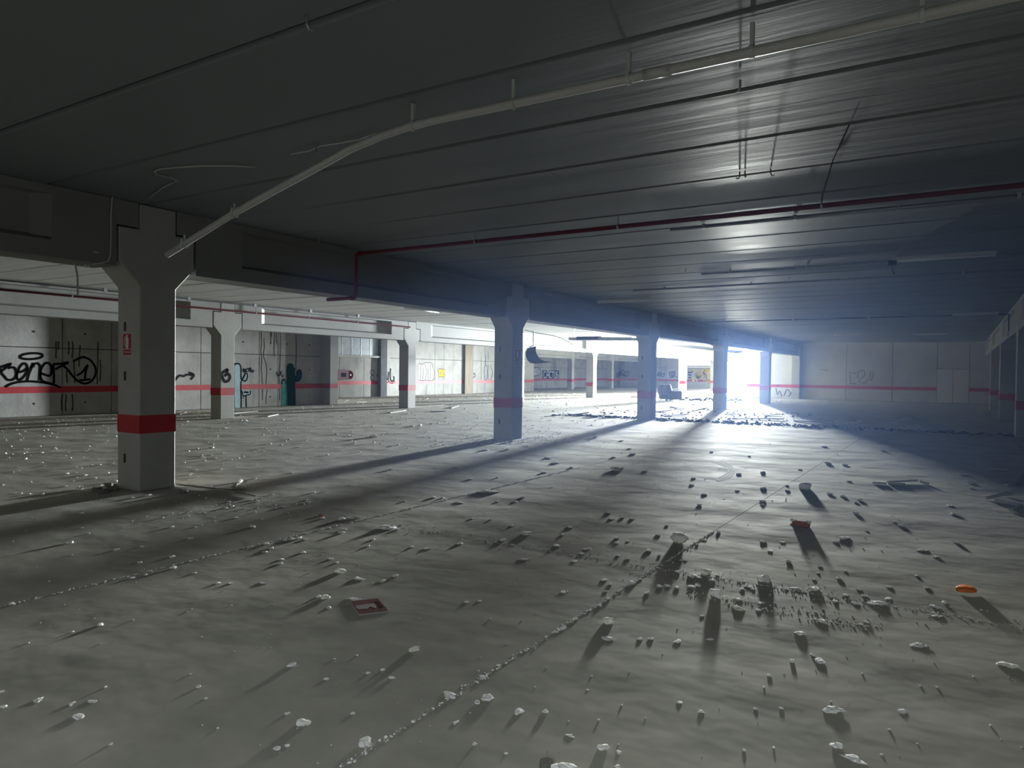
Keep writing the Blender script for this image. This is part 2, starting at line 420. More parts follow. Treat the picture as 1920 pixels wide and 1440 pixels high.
# ------------------------------------------------------------------ painted marks on the walls
def ribbon(plane, lines, width, lift, closed=False):
    """brush strokes as flat paint on a wall; plane = ('x', X, n) or ('y', Y, n); lines are lists of photo points traced onto that wall"""
    ax, val, nrm = plane; m_ = MB()
    fx = (lambda p: onx(p[0], p[1], val)) if ax == 'x' else (lambda p: ony(p[0], p[1], val))
    def add(a, z):
        if ax == 'x': m_.v.append((val+nrm*lift, a, z))
        else: m_.v.append((a, val+nrm*lift, z))
        return len(m_.v)-1
    for ln in lines:
        P = []
        for p in ln:
            q = fx(p); P.append((q.y if ax == 'x' else q.x, q.z))
        # smooth the hand movement
        Q = []
        for i in range(len(P)-1):
            p0 = P[max(i-1, 0)]; p1 = P[i]; p2 = P[i+1]; p3 = P[min(i+2, len(P)-1)]
            for t in (0, 0.33, 0.67):
                Q.append(tuple(0.5*((2*p1[j]) + (-p0[j]+p2[j])*t + (2*p0[j]-5*p1[j]+4*p2[j]-p3[j])*t*t + (-p0[j]+3*p1[j]-3*p2[j]+p3[j])*t**3) for j in (0, 1)))
        Q.append(P[-1])
        idx = []
        for i, p in enumerate(Q):
            a = Q[max(i-1, 0)]; b = Q[min(i+1, len(Q)-1)]
            dx, dy = b[0]-a[0], b[1]-a[1]; l = math.hypot(dx, dy) or 1
            nx, ny = -dy/l*width/2, dx/l*width/2
            idx.append((add(p[0]+nx, p[1]+ny), add(p[0]-nx, p[1]-ny)))
        for (a, b), (c, d) in zip(idx, idx[1:]):
            m_.f.append((a, b, d, c))
    return m_
def blob(plane, pts, lift):
    ax, val, nrm = plane; m_ = MB()
    for p in pts:
        q = onx(p[0], p[1], val) if ax == 'x' else ony(p[0], p[1], val)
        m_.v.append((val+nrm*lift, q.y, q.z) if ax == 'x' else (q.x, val+nrm*lift, q.z))
    m_.f.append(tuple(range(len(pts))))
    return m_
def ell(cx, cy, rx, ry, n=20, tilt=0.0):
    o = []
    for i in range(n+1):
        t = 2*math.pi*i/n; x, y = rx*math.cos(t), ry*math.sin(t)
        o.append((cx+x*math.cos(tilt)-y*math.sin(tilt), cy+x*math.sin(tilt)+y*math.cos(tilt)))
    return o
def tr(lines, ox, oy, k): return [[(ox+x/k, oy+y/k) for x, y in l] for l in lines]
M['greenpaint'] = mat('dark_green_spray', (0.008,0.05,0.03), 1.0, 0.03, vary=0.3, vscale=6)
M['palepaint'] = mat('pale_blue_spray', (0.40,0.55,0.58), 1.0, 0.03, vary=0.2, vscale=4)
M['tealpaint'] = mat('teal_spray', (0.08,0.32,0.28), 1.0, 0.03, vary=0.3, vscale=5)
M['whitepaint'] = mat('white_spray', (0.52,0.52,0.50), 1.0, 0.03, vary=0.15, vscale=5)
M['yellowpaint'] = mat('yellow_spray', (0.72,0.52,0.10), 1.0, 0.03, vary=0.25, vscale=5)
M['bluepaint'] = mat('grey_blue_spray', (0.25,0.30,0.38), 1.0, 0.03, vary=0.3, vscale=6)
M['greypaint'] = mat('dark_grey_spray', (0.035,0.037,0.04), 1.0, 0.03, vary=0.3, vscale=6)
PW_ = ('x', XW, 1)
tag = [[(10,490),(0,430),(60,405),(185,365),(100,430),(20,500),(70,570),(120,625),(185,632),(245,600),(270,520),(245,440),(190,425),(130,440)],
       [(450,420),(430,375),(390,360),(330,410),(285,510),(275,590),(310,630),(370,600),(430,520),(455,430),(400,475),(320,505),(295,480)],
       [(445,640),(470,540),(505,460),(545,350)], [(505,430),(560,375),(620,360),(655,410),(655,520),(642,640)],
       [(670,520),(750,550),(820,560),(842,480),(830,390),(770,350),(710,390),(665,480),(662,580),(700,650),(790,680),(870,705)],
       [(880,690),(882,560),(875,470),(868,375)], [(868,372),(990,365),(1125,345),(1020,395),(900,460)],
       [(1040,410),(1100,455),(1190,570),(1290,660),(1400,690),(1500,645),(1562,540),(1555,420),(1480,310),(1400,268),(1330,262),(1190,330)],
       [(1255,560),(1350,500),(1440,385),(1405,480),(1385,640)], [(1290,640),(1380,632),(1480,620)],
       [(80,750),(160,705),(280,670),(450,655),(640,665),(850,700),(1000,760)],
       ell(515,243,188,48,18,-0.06)]
ribbon(PW_, tr(tag, 0, 640, 8.727), 0.075, 0.004).build('graffiti', M['black'], wl, label='black BONER 1 tag with a halo and underline')
ribbon(PW_, tr([[(1310,615),(1345,577),(1375,582),(1402,570),(1445,574)], [(1416,553),(1456,572),(1430,606)]], 0, 560, 4), 0.085, 0.004).build('graffiti', M['greypaint'], wl, label='black wavy arrow')
cb = [(338,830),(338,160),(360,115),(395,102),(430,118),(450,170),(452,350),(480,350),(510,300),(520,265),(540,262),(556,285),(550,350),(520,390),(450,405),(450,830)]
k4 = lambda pts: [(400+x/8.727, 670+y/8.727) for x, y in pts]
blob(PW_, k4(cb), 0.0045).build('graffiti', M['palepaint'], wl, label='pale blue cactus drawing')
ribbon(PW_, [k4(cb+[cb[0]])], 0.06, 0.007).build('graffiti', M['black'], wl, label='black outline of the pale cactus')
cd = [(1212,790),(1195,160),(1215,110),(1260,95),(1305,110),(1326,170),(1326,300),(1370,310),(1372,240),(1400,205),(1435,230),(1438,310),(1415,370),(1370,392),(1326,400),(1330,790)]
blob(PW_, k4(cd), 0.0045).build('graffiti', M['greenpaint'], wl, label='dark green cactus drawing')
ribbon(PW_, [k4(cd[5:])], 0.07, 0.007).build('graffiti', M['black'], wl, label='black outline of the dark cactus')
cs = [(1118,790),(1118,400),(1150,352),(1188,400),(1200,450),(1210,790)]
blob(PW_, k4(cs), 0.004).build('graffiti', M['tealpaint'], wl, label='small teal cactus drawing')
ribbon(PW_, [k4([(1122,440),(1124,390),(1150,358),(1182,390),(1186,440)])], 0.06, 0.005).build('graffiti', M['black'], wl)
oas = [[(468,212),(474,212)], [(495,195),(490,232),(515,235),(520,200),(496,196)], [(560,192),(532,200),(530,232),(562,234)], [(555,185),(610,185)], [(585,185),(582,238)], [(610,165),(612,230),(650,240),(648,212),(614,214)], [(672,212),(680,214)]]
ribbon(PW_, tr(oas, 400, 670, 8.727), 0.05, 0.004).build('graffiti', M['black'], wl, label='small black scrawl beside the pale cactus')
ribbon(PW_, tr([[(1036,235),(1050,300),(1085,285)], [(1085,300),(1120,225)], [(1090,225),(1115,290)], [(1125,300),(1130,320)], [(1150,290),(1128,300),(1150,330)]], 400, 670, 8.727), 0.035, 0.004).build('graffiti', M['black'], wl, label='small black scrawl beside the dark cactus')
blob(PW_, k4([(470,560),(495,628),(600,602),(604,545)]), 0.002).build('graffiti', M['palepaint'], wl)
ribbon(PW_, tr([[(462,545),(478,590),(492,632),(545,618),(600,603),(604,545)], [(510,560),(505,580),(530,560),(535,580),(555,562),(556,582),(580,565)], [(535,620),(538,720),(542,828)]], 400, 670, 8.727), 0.05, 0.004).build('graffiti', M['black'], wl, label='painted little sign on a post')
# joints, drips and tie holes of the cast wall
M['drip'] = mat('damp_drip_stain', (0.075,0.065,0.05), 0.85, 0.2, vary=0.5, vscale=5)
dl = []
for x0, y0, y1 in ((862,400,1120),(1035,405,1110),(985,410,700),(1000,410,560),(945,405,560),(960,405,520),(1190,430,1100)):
    y = y0; x = x0; l = []
    while y < y1:
        l.append((320+x/5.053, 540+y/5.053)); y += 60; x += random.uniform(-6, 6)
    dl.append(l)
l = [(320+x/5.053, 540+y/5.053) for x, y in ((885,480),(890,560),(880,640),(905,720),(912,800),(905,900),(915,960),(905,1040),(905,1100))]; dl.append(l)
ribbon(PW_, dl, 0.032, 0.0015).build('damp_streak', M['drip'], wl, kind='stuff')
dl = []
for x0, y0, y1, in ((920,0,330),(960,0,150),(1120,0,280),(1185,0,300),(1310,60,420),(1600,0,740),(1640,300,700),(1090,470,740),(1020,860,1200),(1080,860,1190),(1180,860,1190),(1210,330,720)):
    y = y0; x = x0; l = []
    while y < y1:
        l.append((x/8.727, 640+y/8.727)); y += 70; x += random.uniform(-8, 8)
    if len(l) > 1: dl.append(l)
ribbon(PW_, dl, 0.05, 0.0015).build('damp_streak', M['drip'], wl, kind='stuff')
tm = MB()
for y in (9.3, 11.6, 13.2, 14.6, 16.4, 18.9, 19.6, 21.0, 21.9, 23.2):
    for z in (0.42, 1.62, 2.75):
        tm.prism([(y+0.035*math.cos(t*math.pi/4), z+0.035*math.sin(t*math.pi/4)) for t in range(8)], 'x', XW-0.02, XW+0.0025)
tm.build('tie_hole', M['dark'], wl, kind='stuff')
# letter on the middle-row pillar
b_ = [o for o in bpy.data.objects if 'letter B' in o.get('label', '') and o.name.startswith('concrete_pillar')][0]
lb = ribbon(('x', XB+W, 1), tr([[(130,270),(190,225),(243,192)], [(135,285),(160,350),(200,400),(255,375),(275,315),(245,270),(185,305)], [(240,195),(215,262)]], 400, 670, 8.727), 0.085, 0.004).build('graffiti', M['greypaint'], b_, label='black sprayed letter B')
lb.matrix_parent_inverse = Matrix.Translation(-b_.location)
# recessed wall
PR = ('x', XREC, 1); k7 = lambda l: tr(l, 680, 640, 7.385)
ribbon(PR, k7([ell(132,430,26,32,12), ell(135,505,28,38,12)]), 0.035, 0.004).build('graffiti', M['greypaint'], wr, label='dark looping scrawl')
blob(PR, k7([ell(240,465,40,46,16)])[0], 0.002).build('graffiti', M['bluepaint'], wr, label='grey blue bubble letter')
ribbon(PR, k7([ell(240,465,40,48,16), ell(240,470,20,22,12), [(215,395),(250,380),(262,410)]]), 0.05, 0.004).build('graffiti', M['greypaint'], wr)
ribbon(PR, k7([[(285,545),(300,470),(315,385),(330,470),(332,540)], [(300,490),(330,490)], [(358,420),(352,545)], [(385,375),(380,480),(395,550),(430,540),(432,480)]]), 0.11, 0.004).build('graffiti', M['greypaint'], wr, label='dark bubble letters')
ribbon(PR, k7([[(268,560),(290,552),(300,520),(322,520),(330,565),(350,565),(365,545),(375,570),(410,580),(440,560),(445,480),(418,470),(410,372),(380,362)]]), 0.05, 0.003).build('graffiti', M['whitepaint'], wr, label='white outline of the bubble letters')
wb_ = k7([[(775,310),(830,318),(860,300),(910,296),(950,305),(975,370),(992,430),(985,510),(950,545),(880,538),(820,545),(775,535)]])[0]
blob(PR, wb_, 0.002).build('graffiti', M['whitepaint'], wr, label='large white bubble letters')
ribbon(PR, [wb_]+k7([[(830,330),(838,430),(825,535)], [(860,320),(885,420),(865,530)], [(900,330),(905,430),(905,530)], [(930,320),(945,430),(925,535)], [(800,330),(805,440),(795,530)]]), 0.035, 0.004).build('graffiti', M['greypaint'], wr)
yb = k7([[(1045,420),(1050,390),(1080,380),(1100,392),(1130,384),(1138,420),(1128,450),(1142,475),(1120,495),(1090,488),(1060,495),(1048,470),(1055,445),(1045,420)]])[0]
blob(PR, yb[:-1], 0.002).build('graffiti', M['yellowpaint'], wr, label='small yellow bubble letters')
ribbon(PR, [yb]+k7([[(1075,410),(1075,450),(1095,450)], [(1115,405),(1100,430),(1122,450),(1112,475)]]), 0.035, 0.004).build('graffiti', M['greypaint'], wr)
ribbon(PR, k7([[(1418,400),(1430,450),(1420,490),(1405,470)], [(1445,385),(1450,440),(1448,490)], [(1450,440),(1470,435),(1475,490)], [(1492,430),(1495,490)], [(1490,400),(1496,404)], [(1525,385),(1520,490),(1550,490),(1555,450),(1525,450)]]), 0.07, 0.004).build('graffiti', M['greypaint'], wr, label='dark spiky lettering')
ribbon(PR, k7([ell(1705,435,24,105,16), [(1740,335),(1735,430),(1745,540)], [(1770,340),(1800,440),(1770,540)], [(1640,200),(1642,350),(1640,530)], [(1700,190),(1702,330)], [(1735,130),(1740,250)]]), 0.04, 0.004).build('graffiti', M['greypaint'], wr, label='thin line drawing')
# boxed CACTUS lettering
PC = ('x', -35.5, 1); k12 = lambda l: tr(l, 970, 620, 12.0)
blob(PC, k12([[(566,890),(700,897),(938,894),(936,1084),(566,1082)]])[0], 0.002).build('graffiti', M['black'], wc, label='black box behind the lettering')
cact = [[(640,930),(600,930),(598,1050),(642,1050)], [(660,1060),(672,925),(705,925),(712,1060)], [(664,1000),(708,1000)], [(768,930),(728,932),(726,1050),(768,1050)], [(772,930),(830,930)], [(800,930),(800,1062)], [(838,925),(840,1050),(872,1050),(872,925)], [(915,935),(882,938),(882,990),(915,995),(915,1050),(880,1050)]]
ribbon(PC, k12(cact), 0.125, 0.004).build('graffiti', M['whitepaint'], wc, label='white CACTUS lettering')
w1 = k12([[(205,870),(280,885),(310,960),(318,1065),(240,1050),(205,1050),(200,960)]])[0]
w2 = k12([[(320,900),(345,855),(400,840),(460,830),(480,870),(515,900),(505,985),(450,1000),(370,1025),(335,970)]])[0]
blob(PC, w1, 0.002).build('graffiti', M['whitepaint'], wc); blob(PC, w2, 0.002).build('graffiti', M['whitepaint'], wc, label='white cloud shaped bubble letters')
ribbon(PC, [w1+[w1[0]], w2+[w2[0]]]+k12([[(380,880),(370,960)], [(420,870),(430,970)], [(460,880),(470,980)], [(240,900),(250,1000)]]), 0.07, 0.004).build('graffiti', M['greypaint'], wc)
# end wall
PE = ('y', YEND, -1); k8 = lambda l: tr(l, 1100, 640, 8.0)
ribbon(PE, k8([[(435,490),(470,480),(455,525),(500,450),(495,520),(530,430),(575,460),(525,510),(520,450),(560,500),(600,525)], [(575,520),(620,515),(632,460),(600,450),(590,500)], [(440,530),(520,505),(600,530)]]), 0.09, 0.004).build('graffiti', M['greypaint'], we, label='black scrawl')
ribbon(PE, k8([[(1062,525),(1075,465),(1085,525)], [(1092,465),(1115,465)], [(1103,465),(1103,525)], [(1122,470),(1122,525),(1160,525),(1165,480),(1140,500)]]), 0.10, 0.004).build('graffiti', M['greypaint'], we, label='pale angular lettering')
PE2 = ('y', YEND-0.012, -1)
ribbon(PE2, k8([[(1245,462),(1330,458)], [(1250,465),(1250,538),(1300,538)], [(1275,480),(1320,478),(1322,505),(1280,508)], [(1275,480),(1278,525),(1325,522)], [(1335,536),(1362,536)]]), 0.10, 0.004).build('graffiti', M['greypaint'], we, label='dark letter E on the block work')
yl, wl2, gl2 = [], [], []
rg = random.Random(3)
for i in range(46):
    x = rg.uniform(1580, 1835); y = rg.uniform(440, 610); a = rg.choice((0.9, -0.9, 1.3, -0.4, 2.3)); l_ = rg.uniform(25, 60)
    seg = [(x, y), (x+l_*0.5*math.cos(a)+6, y-l_*0.5*math.sin(a)), (x+l_*math.cos(a), y-l_*math.sin(a))]
    seg = [(min(max(px_, 1570), 1850), min(max(py_, 420), 640)) for px_, py_ in seg]
    (yl if i % 5 < 3 else wl2 if i % 5 == 3 else gl2).append(seg)
for lst, mm, w_, li, lab in ((yl, 'yellowpaint', 0.22, 0.003, 'yellow wildstyle graffiti'), (wl2, 'whitepaint', 0.12, 0.005, None), (gl2, 'greypaint', 0.06, 0.006, None)):
    ribbon(PE2, k8(lst), w_, li).build('graffiti', M[mm], we, label=lab)
ribbon(PE2, k8([[(1520,460),(1560,470),(1600,440)], [(1525,500),(1570,510)], [(1530,545),(1565,545)]]), 0.14, 0.004).build('graffiti', M['greypaint'], we)
PF = ('y', YFAR, -1); kf = lambda l: tr(l, 1540, 520, 5.053)
M['faint'] = mat('faint_grey_marker', (0.20,0.20,0.20), 0.7, 0.2)
ribbon(PF, kf([[(260,900),(310,910),(340,900)], [(345,960),(350,900),(400,885),(410,930),(350,985),(420,1000),(440,960)], [(470,890),(460,960),(478,975),(496,890)], [(270,920),(275,1000)], [(270,1005),(330,1010)], [(0,870),(40,880),(70,880)]]), 0.05, 0.004).build('graffiti', M['faint'], wf, label='thin grey scribble')

# ------------------------------------------------------------------ high glazing and ledge in the recessed wall
M['paleglass'] = mat('wired_glass', (0.45,0.50,0.55), 0.25, 0.5, vary=0.2, vscale=3)
wg = empty('window_1', (XREC, 0, 0), label='high wired glass window over the red hose reel', kind='structure')
MB().box(XREC+0.0, 28.5, 2.38, XREC+0.22, 34.1, 2.50).build('window_ledge', M['whitepaint'], wg)
for i in range(6):
    y = 29.35+i*0.78
    MB().box(XREC+0.01, y+0.02, 2.52, XREC+0.04, y+0.76, 3.74).build('pane', M['paleglass'], wg)
    MB().box(XREC+0.0, y-0.02, 2.50, XREC+0.06, y+0.02, 3.76).build('mullion', M['steel'], wg)
MB().box(XREC+0.0, 28.5, 2.50, XREC+0.03, 29.32, 3.75).build('louvre_box', M['dark'], wg)
for i in range(9):
    MB().obox((XREC+0.05, 28.52, 2.58+i*0.13), (XREC+0.05, 29.3, 2.58+i*0.13), 0.06, 0.012, (0.5,0,1)).build('louvre_slat', M['steel'], wg)
for o in wg.children: o.matrix_parent_inverse = Matrix.Translation(-wg.location)

# ------------------------------------------------------------------ metal door in the far wall
dr = empty('door_1', (-0.25, YFAR, 0), label='pale double metal door set into the blank end wall', kind='structure')
M['door'] = mat('pale_door_paint', (0.58,0.58,0.57), 0.45, 0.4, vary=0.05, vscale=2)
for x0, x1 in ((-0.80, -0.01), (0.01, 0.80)):
    lf = MB().box(x0, 0.0, 0.02, x1, 0.05, 2.06).build('door_leaf', M['door'], dr, bevel=0.006)
MB().box(-0.845, -0.01, 0, -0.805, 0.12, 2.11).box(0.805, -0.01, 0, 0.845, 0.12, 2.11).box(-0.845, -0.01, 2.065, 0.845, 0.12, 2.11).build('door_frame', M['door'], dr)
MB().tube([(0.07, 0.0, 1.02), (0.07, -0.05, 1.02), (0.2, -0.05, 1.02)], 0.011, 6).build('door_handle', M['steel'], lf)

# ------------------------------------------------------------------ pipes under the ceiling
p = empty('white_pipe', (-1.0, 4.5, 3.6), label='long white plastic pipe clipped to the ceiling, its broken end sagging', cat='pipe')
def kid(mb, name, mt, par, **k):
    o = mb.build(name, mt, par, **k); o.matrix_parent_inverse = Matrix.Translation(-par.location); return o
pts = [(1.6,4.5,3.6), (-1.0,4.5,3.6), (-2.4,4.5,3.605), (-3.0,4.5,3.605), (-3.5,4.5,3.61), (-3.83,4.5,3.60), (-4.1,4.5,3.575), (-4.45,4.5,3.52), (-4.8,4.5,3.43), (-5.3,4.5,3.31), (-5.96,4.5,3.14), (-7.05,4.5,2.82)]
kid(MB().tube(pts, 0.033, 14), 'pipe_run', M['white'], p, smooth=True)
for x in (-1.7, 1.1):
    kid(MB().tube([(x-0.09,4.5,3.602), (x+0.09,4.5,3.602)], 0.038, 14), 'coupling', M['white'], p, smooth=True)
for x in (0.9, -0.2, -1.1, -1.9, -2.8, -3.75):
    mb = MB().tube([(x-0.012,4.5,3.602), (x+0.012,4.5,3.602)], 0.042, 14).box(x-0.012, 4.485, 3.63, x+0.012, 4.515, CEIL)
    kid(mb, 'pipe_clip', M['white'], p)
for (x, z) in ((-5.96, 3.14), (-6.75, 2.91)):
    kid(MB().obox((x-0.012,4.5,z+0.0035), (x+0.012,4.5,z-0.0035), 0.084, 0.084).box(x-0.008, 4.492, z+0.03, x+0.008, 4.508, z+0.09), 'pipe_clip', M['white'], p)
p = empty('red_sprinkler_pipe', (-4.0, 8.97, 3.6), label='dark red sprinkler pipe crossing under the planks and dropping past the beam', cat='pipe')
xd = ony(668, 478, 8.97).x
run = [(1.3,8.97,3.6), (-4,8.97,3.6), (xd+0.12,8.97,3.6)] + arc((xd+0.06,8.97,3.6), (xd,8.97,3.6), (xd,8.97,3.53), 5) + arc((xd,8.97,2.93), (xd,8.97,2.86), (xd-0.07,8.97,2.86), 5) + [(ony(614,553,8.97).x,8.97,2.855)]
kid(MB().tube(run, 0.030, 12), 'pipe_run', M['redpipe'], p, smooth=True)
for x in (xd+0.10, xd-0.09):
    z = 3.6 if x > xd else 2.857
    kid(MB().tube([(x-0.03,8.97,z), (x+0.03,8.97,z)], 0.038, 12), 'pipe_coupling', M['redpipe'], p, smooth=True)
for q in ((1540,385), (1165,428), (887,452)):
    x = onz(q[0], q[1], 3.6).x
    kid(MB().tube([(x-0.012,8.97,3.6), (x+0.012,8.97,3.6)], 0.037, 12).tube([(x,8.97,3.63), (x,8.97,CEIL)], 0.006, 6), 'pipe_hanger', M['steel'], p)
x = onz(1540,385,3.6).x
kid(MB().tube([(x,8.97,3.64), (x+0.02,8.90,3.72), onz(1562,300,3.765), onz(1592,235,3.768)], 0.006, 6), 'hanger_wire', M['greypaint'], p)
p = empty('red_pipe', (-20.0, 8, 3.5), label='thin red pipe running along the middle-row beam', cat='pipe')
kid(MB().tube([(-20.06,-8,3.52), (-20.06,24,3.50)], 0.03, 10), 'pipe_run', mat('shaded_red_pipe', (0.03,0.006,0.007), 1.0, 0.02), p, smooth=True)  # red darkened to paint in the shade the pipe hangs in
for y in (3.0, 6.5, 10.1, 12.9, 16.0, 18.3, 20.8):
    kid(MB().tube([(-20.06,y-0.02,3.51), (-20.06,y+0.02,3.51)], 0.038, 10).tube([(-20.06,y,3.5), (-20.06,y,CEIL)], 0.008, 6), 'pipe_hanger', M['steel'], p)
p = empty('steel_conduit', (-19.7, 8, 3.7), label='grey conduit under the planks above the thin red pipe', cat='conduit')
kid(MB().tube([(-19.75,-8,3.71), (-19.75,24,3.71)], 0.018, 8), 'conduit_run', M['greypaint'], p, smooth=True)
for y in (5.5, 8.2, 10.8, 13.3, 15.7, 18.1, 20.5):
    kid(MB().box(-19.79, y-0.05, 3.68, -19.71, y+0.05, CEIL-0.004), 'conduit_box', M['steel'], p)
for (y, xa, xb, z, lab, nm) in ((10.15, -3.6, 1.3, 3.735, 'thin dark conduit just past the red sprinkler pipe', 'steel_conduit'), (14.9, -4.6, 1.3, 3.73, 'dark conduit at the broken hanging bracket and tube light', 'steel_conduit'),
                            (17.05, -7.0, 1.3, 3.72, 'dark conduit two planks past the hanging tube light', 'steel_conduit'), (28.3, -8.8, 1.35, 3.70, 'pipe line across the far end of the camera bay', 'steel_conduit')):
    o = empty(nm, (xa, y, z), label=lab, cat='conduit')
    kid(MB().tube([(xa,y,z), (xb,y,z)] + ([(xb+0.03,y,z-0.03), (xb+0.03,y,2.95)] if y > 20 else []), 0.022, 8), 'conduit_run', M['greypaint'] if y > 20 else M['steel'], o, smooth=True)
    n = 4
    for i in range(n):
        x = xa + (xb-xa)*(i+0.4)/n
        kid(MB().box(x-0.02, y-0.03, z-0.027, x+0.02, y+0.03, CEIL-0.004), 'conduit_clip', M['steel'], o)
# tube lights
M['tube'] = mat('dead_tube_glass', (0.75,0.75,0.74), 0.25, 0.5)
def batten(a, b, label, drop=0.0):
    a, b = Vector(a), Vector(b); L_ = (b-a).length; d = (b-a).normalized()
    o = empty('tube_light', a, math.atan2(d.y, d.x), label=label, cat='light', group='dead tube lights on the ceiling')
    hs = MB().box(0, -0.05, 0.0, L_, 0.05, 0.055).build('housing', M['white'], o, bevel=0.008)
    MB().tube([(0.05,0,-0.022), (L_-0.05,0,-0.022)], 0.016, 10).build('glass_tube', M['tube'], o, smooth=True)
    for x in (0.03, L_-0.05):
        MB().box(x, -0.02, -0.045, x+0.025, 0.02, 0.002).build('tube_socket', M['white'], hs)
    z = CEIL-a.z-0.003
    for x in (0.2, L_-0.2):
        MB().box(x, -0.006, 0.05, x+0.012, 0.006, z).build('hanger_rod', M['steel'], o)
    return o
batten((-1.01,14.4,3.69), (0.52,14.4,3.69), 'white tube light hanging near the torn bracket, dark side-wall end of the ceiling')
batten((-9.0,19.2,3.70), (-7.4,19.2,3.70), 'tube light close to the deep beam past the second dividing pillar')
batten((-15.2,17.9,3.66), (-15.2,19.75,3.66), 'tube light in the left bay, set along the beams')
a = onz(1785,590,3.70); batten(a, a+Vector((1.3,0,0)), 'far tube light before the blank end wall, nearer the side row')
a = onz(1560,627,3.66); b = onz(1582,627,3.66)
batten(a, a+Vector((1.3,0,0)), 'far tube light low on the blank end wall, straight above the scribble')
a = onz(1712,627,3.66); batten(a, a+Vector((1.5,0,0)), 'far tube light over the pale double door')
# torn bracket near the first tube light
o = empty('torn_bracket', onz(1672,492,3.5), label='torn metal bracket dangling from the ceiling by the tube light', cat='bracket')
b = o.location
MB().obox((0,0,0.0), (-0.2,0.02,0.27), 0.03, 0.006).build('strap', M['steel'], o)
MB().obox((0,0,0.0), (0.16,0.0,0.27), 0.03, 0.006).build('strap', M['steel'], o)
MB().box(-0.05,-0.03,-0.05,0.07,0.03,0.03).build('junction_box', M['greypaint'], o, bevel=0.006)
MB().tube([(0.0,0,-0.04), (0.01,0,-0.12), (0.05,0,-0.2)], 0.008, 6).build('wire_end', M['greypaint'], o)
# loose white cables
o = empty('white_cable', (-7.4, 4.8, 3.76), label='thin white cable curling across the dark planks above the pillar', cat='cable')
kid(MB().tube([onz(*q, 3.762) for q in ((278,372), (305,352), (333,338), (310,331), (293,327), (290,321), (300,317), (330,314), (380,311), (430,311), (478,313))], 0.008, 6), 'cable_run', M['white'], o, smooth=True)
o = empty('white_cable', (-9.08, 5.05, 3.3), label='white cable dropping down the dark beam beside the big pillar', cat='cable')
X = XA+W+0.012
kid(MB().tube([onx(*q, X) for q in ((235,363), (215,366), (210,372), (208,400), (208,440), (207,478), (203,490), (190,493), (172,496))], 0.009, 6), 'cable_run', M['white'], o, smooth=True)
q = onx(167,498,X)
kid(MB().tube([q, q+Vector((0,-0.05,-0.01))], 0.022, 8), 'cable_lamp_holder', M['white'], o)
kid(MB().box(X-0.013, 4.83, 3.05, X+0.01, 4.90, 3.065), 'cable_clip', M['white'], o)
o = empty('hanging_strip', (-9.4, 4.7, 2.9), label='short white plastic strip hanging below the beam beside the big pillar', cat='strip')
q = onz(140,490,2.93)
kid(MB().obox(q, q+Vector((0.03,0.02,-0.2)), 0.022, 0.006, (1,0,0)).obox(q+Vector((0.03,0.02,-0.2)), q+Vector((0.03,0.02,-0.42)), 0.022, 0.006, (1,0,0)), 'strip', M['white'], o)
o = empty('white_cable', onz(575,285,3.76), label='short white cable end poking from a plank joint beside the sagging pipe', cat='cable')
kid(MB().tube([onz(*q_, 3.755) for q_ in ((545,289), (580,283), (600,274), (640,268), (672,262), (705,250))], 0.006, 6), 'cable_run', M['white'], o)
for i, q_ in enumerate(((592,272), (575,30), (1388,150), (1387,322), (1397,320), (1445,316), (1490,497), (1480,518), (1286,503), (1370,503), (320,330), (390,405), (598,445))):
    a = onz(q_[0], q_[1], CEIL-0.002)
    link('ceiling_hook', MB().tube([(0,0,0), (0,0,-0.05), (0.015,0,-0.075), (0.04,0,-0.07)], 0.008, 6).mesh('ceiling_hook'), M['steel'], loc=a, rot=(0,0,i*1.3),
         label='small bent hook in the ceiling planks, ' + ('near the sagging pipe end cable', 'nearest the top edge of the frame', 'between white pipe and the first far joint', 'one of a pair, nearer the dividing row', 'one of a pair, nearer the side row', 'past the pair, before the red pipe wire', 'highest past the red pipe', 'second past the red pipe', 'past the red pipe toward the dividing row', 'past the red pipe, above the bright opening', 'inside the curl of the white cable', 'above the broken pipe end', 'beside the red pipe drop')[i], cat='hook', group='bent hooks left in the ceiling')

# ------------------------------------------------------------------ broken services in the left bay
o = empty('cable_tray', (-14, 31, 3.3), label='broken metal tray hanging askew under the planks between second and third dividing pillars', cat='tray')
A_, B_ = Vector((-15.6,30.5,3.16)), Vector((-12.3,30.2,3.10))
kid(MB().obox(A_, B_, 0.7, 0.02).obox(A_+Vector((0,-0.34,0.06)), B_+Vector((0,-0.34,0.06)), 0.015, 0.13).obox(A_+Vector((0,0.34,0.06)), B_+Vector((0,0.34,0.06)), 0.015, 0.13), 'tray', M['steel'], o)
for t in (0.02, 0.35, 0.68, 0.97):
    P_ = A_.lerp(B_, t)
    kid(MB().obox(P_+Vector((0,-0.3,0)), (P_.x+0.25, P_.y-0.2, CEIL-0.006), 0.03, 0.01), 'strap', M['steel'], o)
kid(MB().box(-15.1, 30.0, 3.18, -14.0, 30.4, 3.30), 'dark_duct', M['greypaint'], o)
o = empty('hanging_strip', (-16, 30, 3.6), label='pale cable duct sagging in a curve towards the broken tray', cat='strip')
kid(MB().tube([ony(*q, 30) for q in ((985,619), (1010,625), (1035,629), (1050,633), (1062,639), (1074,646))], 0.022, 8).tube([ony(985,619,30), Vector((ony(985,619,30).x, 30, CEIL))], 0.01, 6), 'strip_run', M['white'], o)
o = empty('torn_sheet', (-20.4, 35, 3.0), label='dark curled rubber sheet hanging beside the second dividing pillar', cat='sheet')
mb = MB(); K = [(990,652,0.0), (986,660,0.05), (986,668,0.12), (989,676,0.22), (996,681,0.35), (1005,682,0.48)]
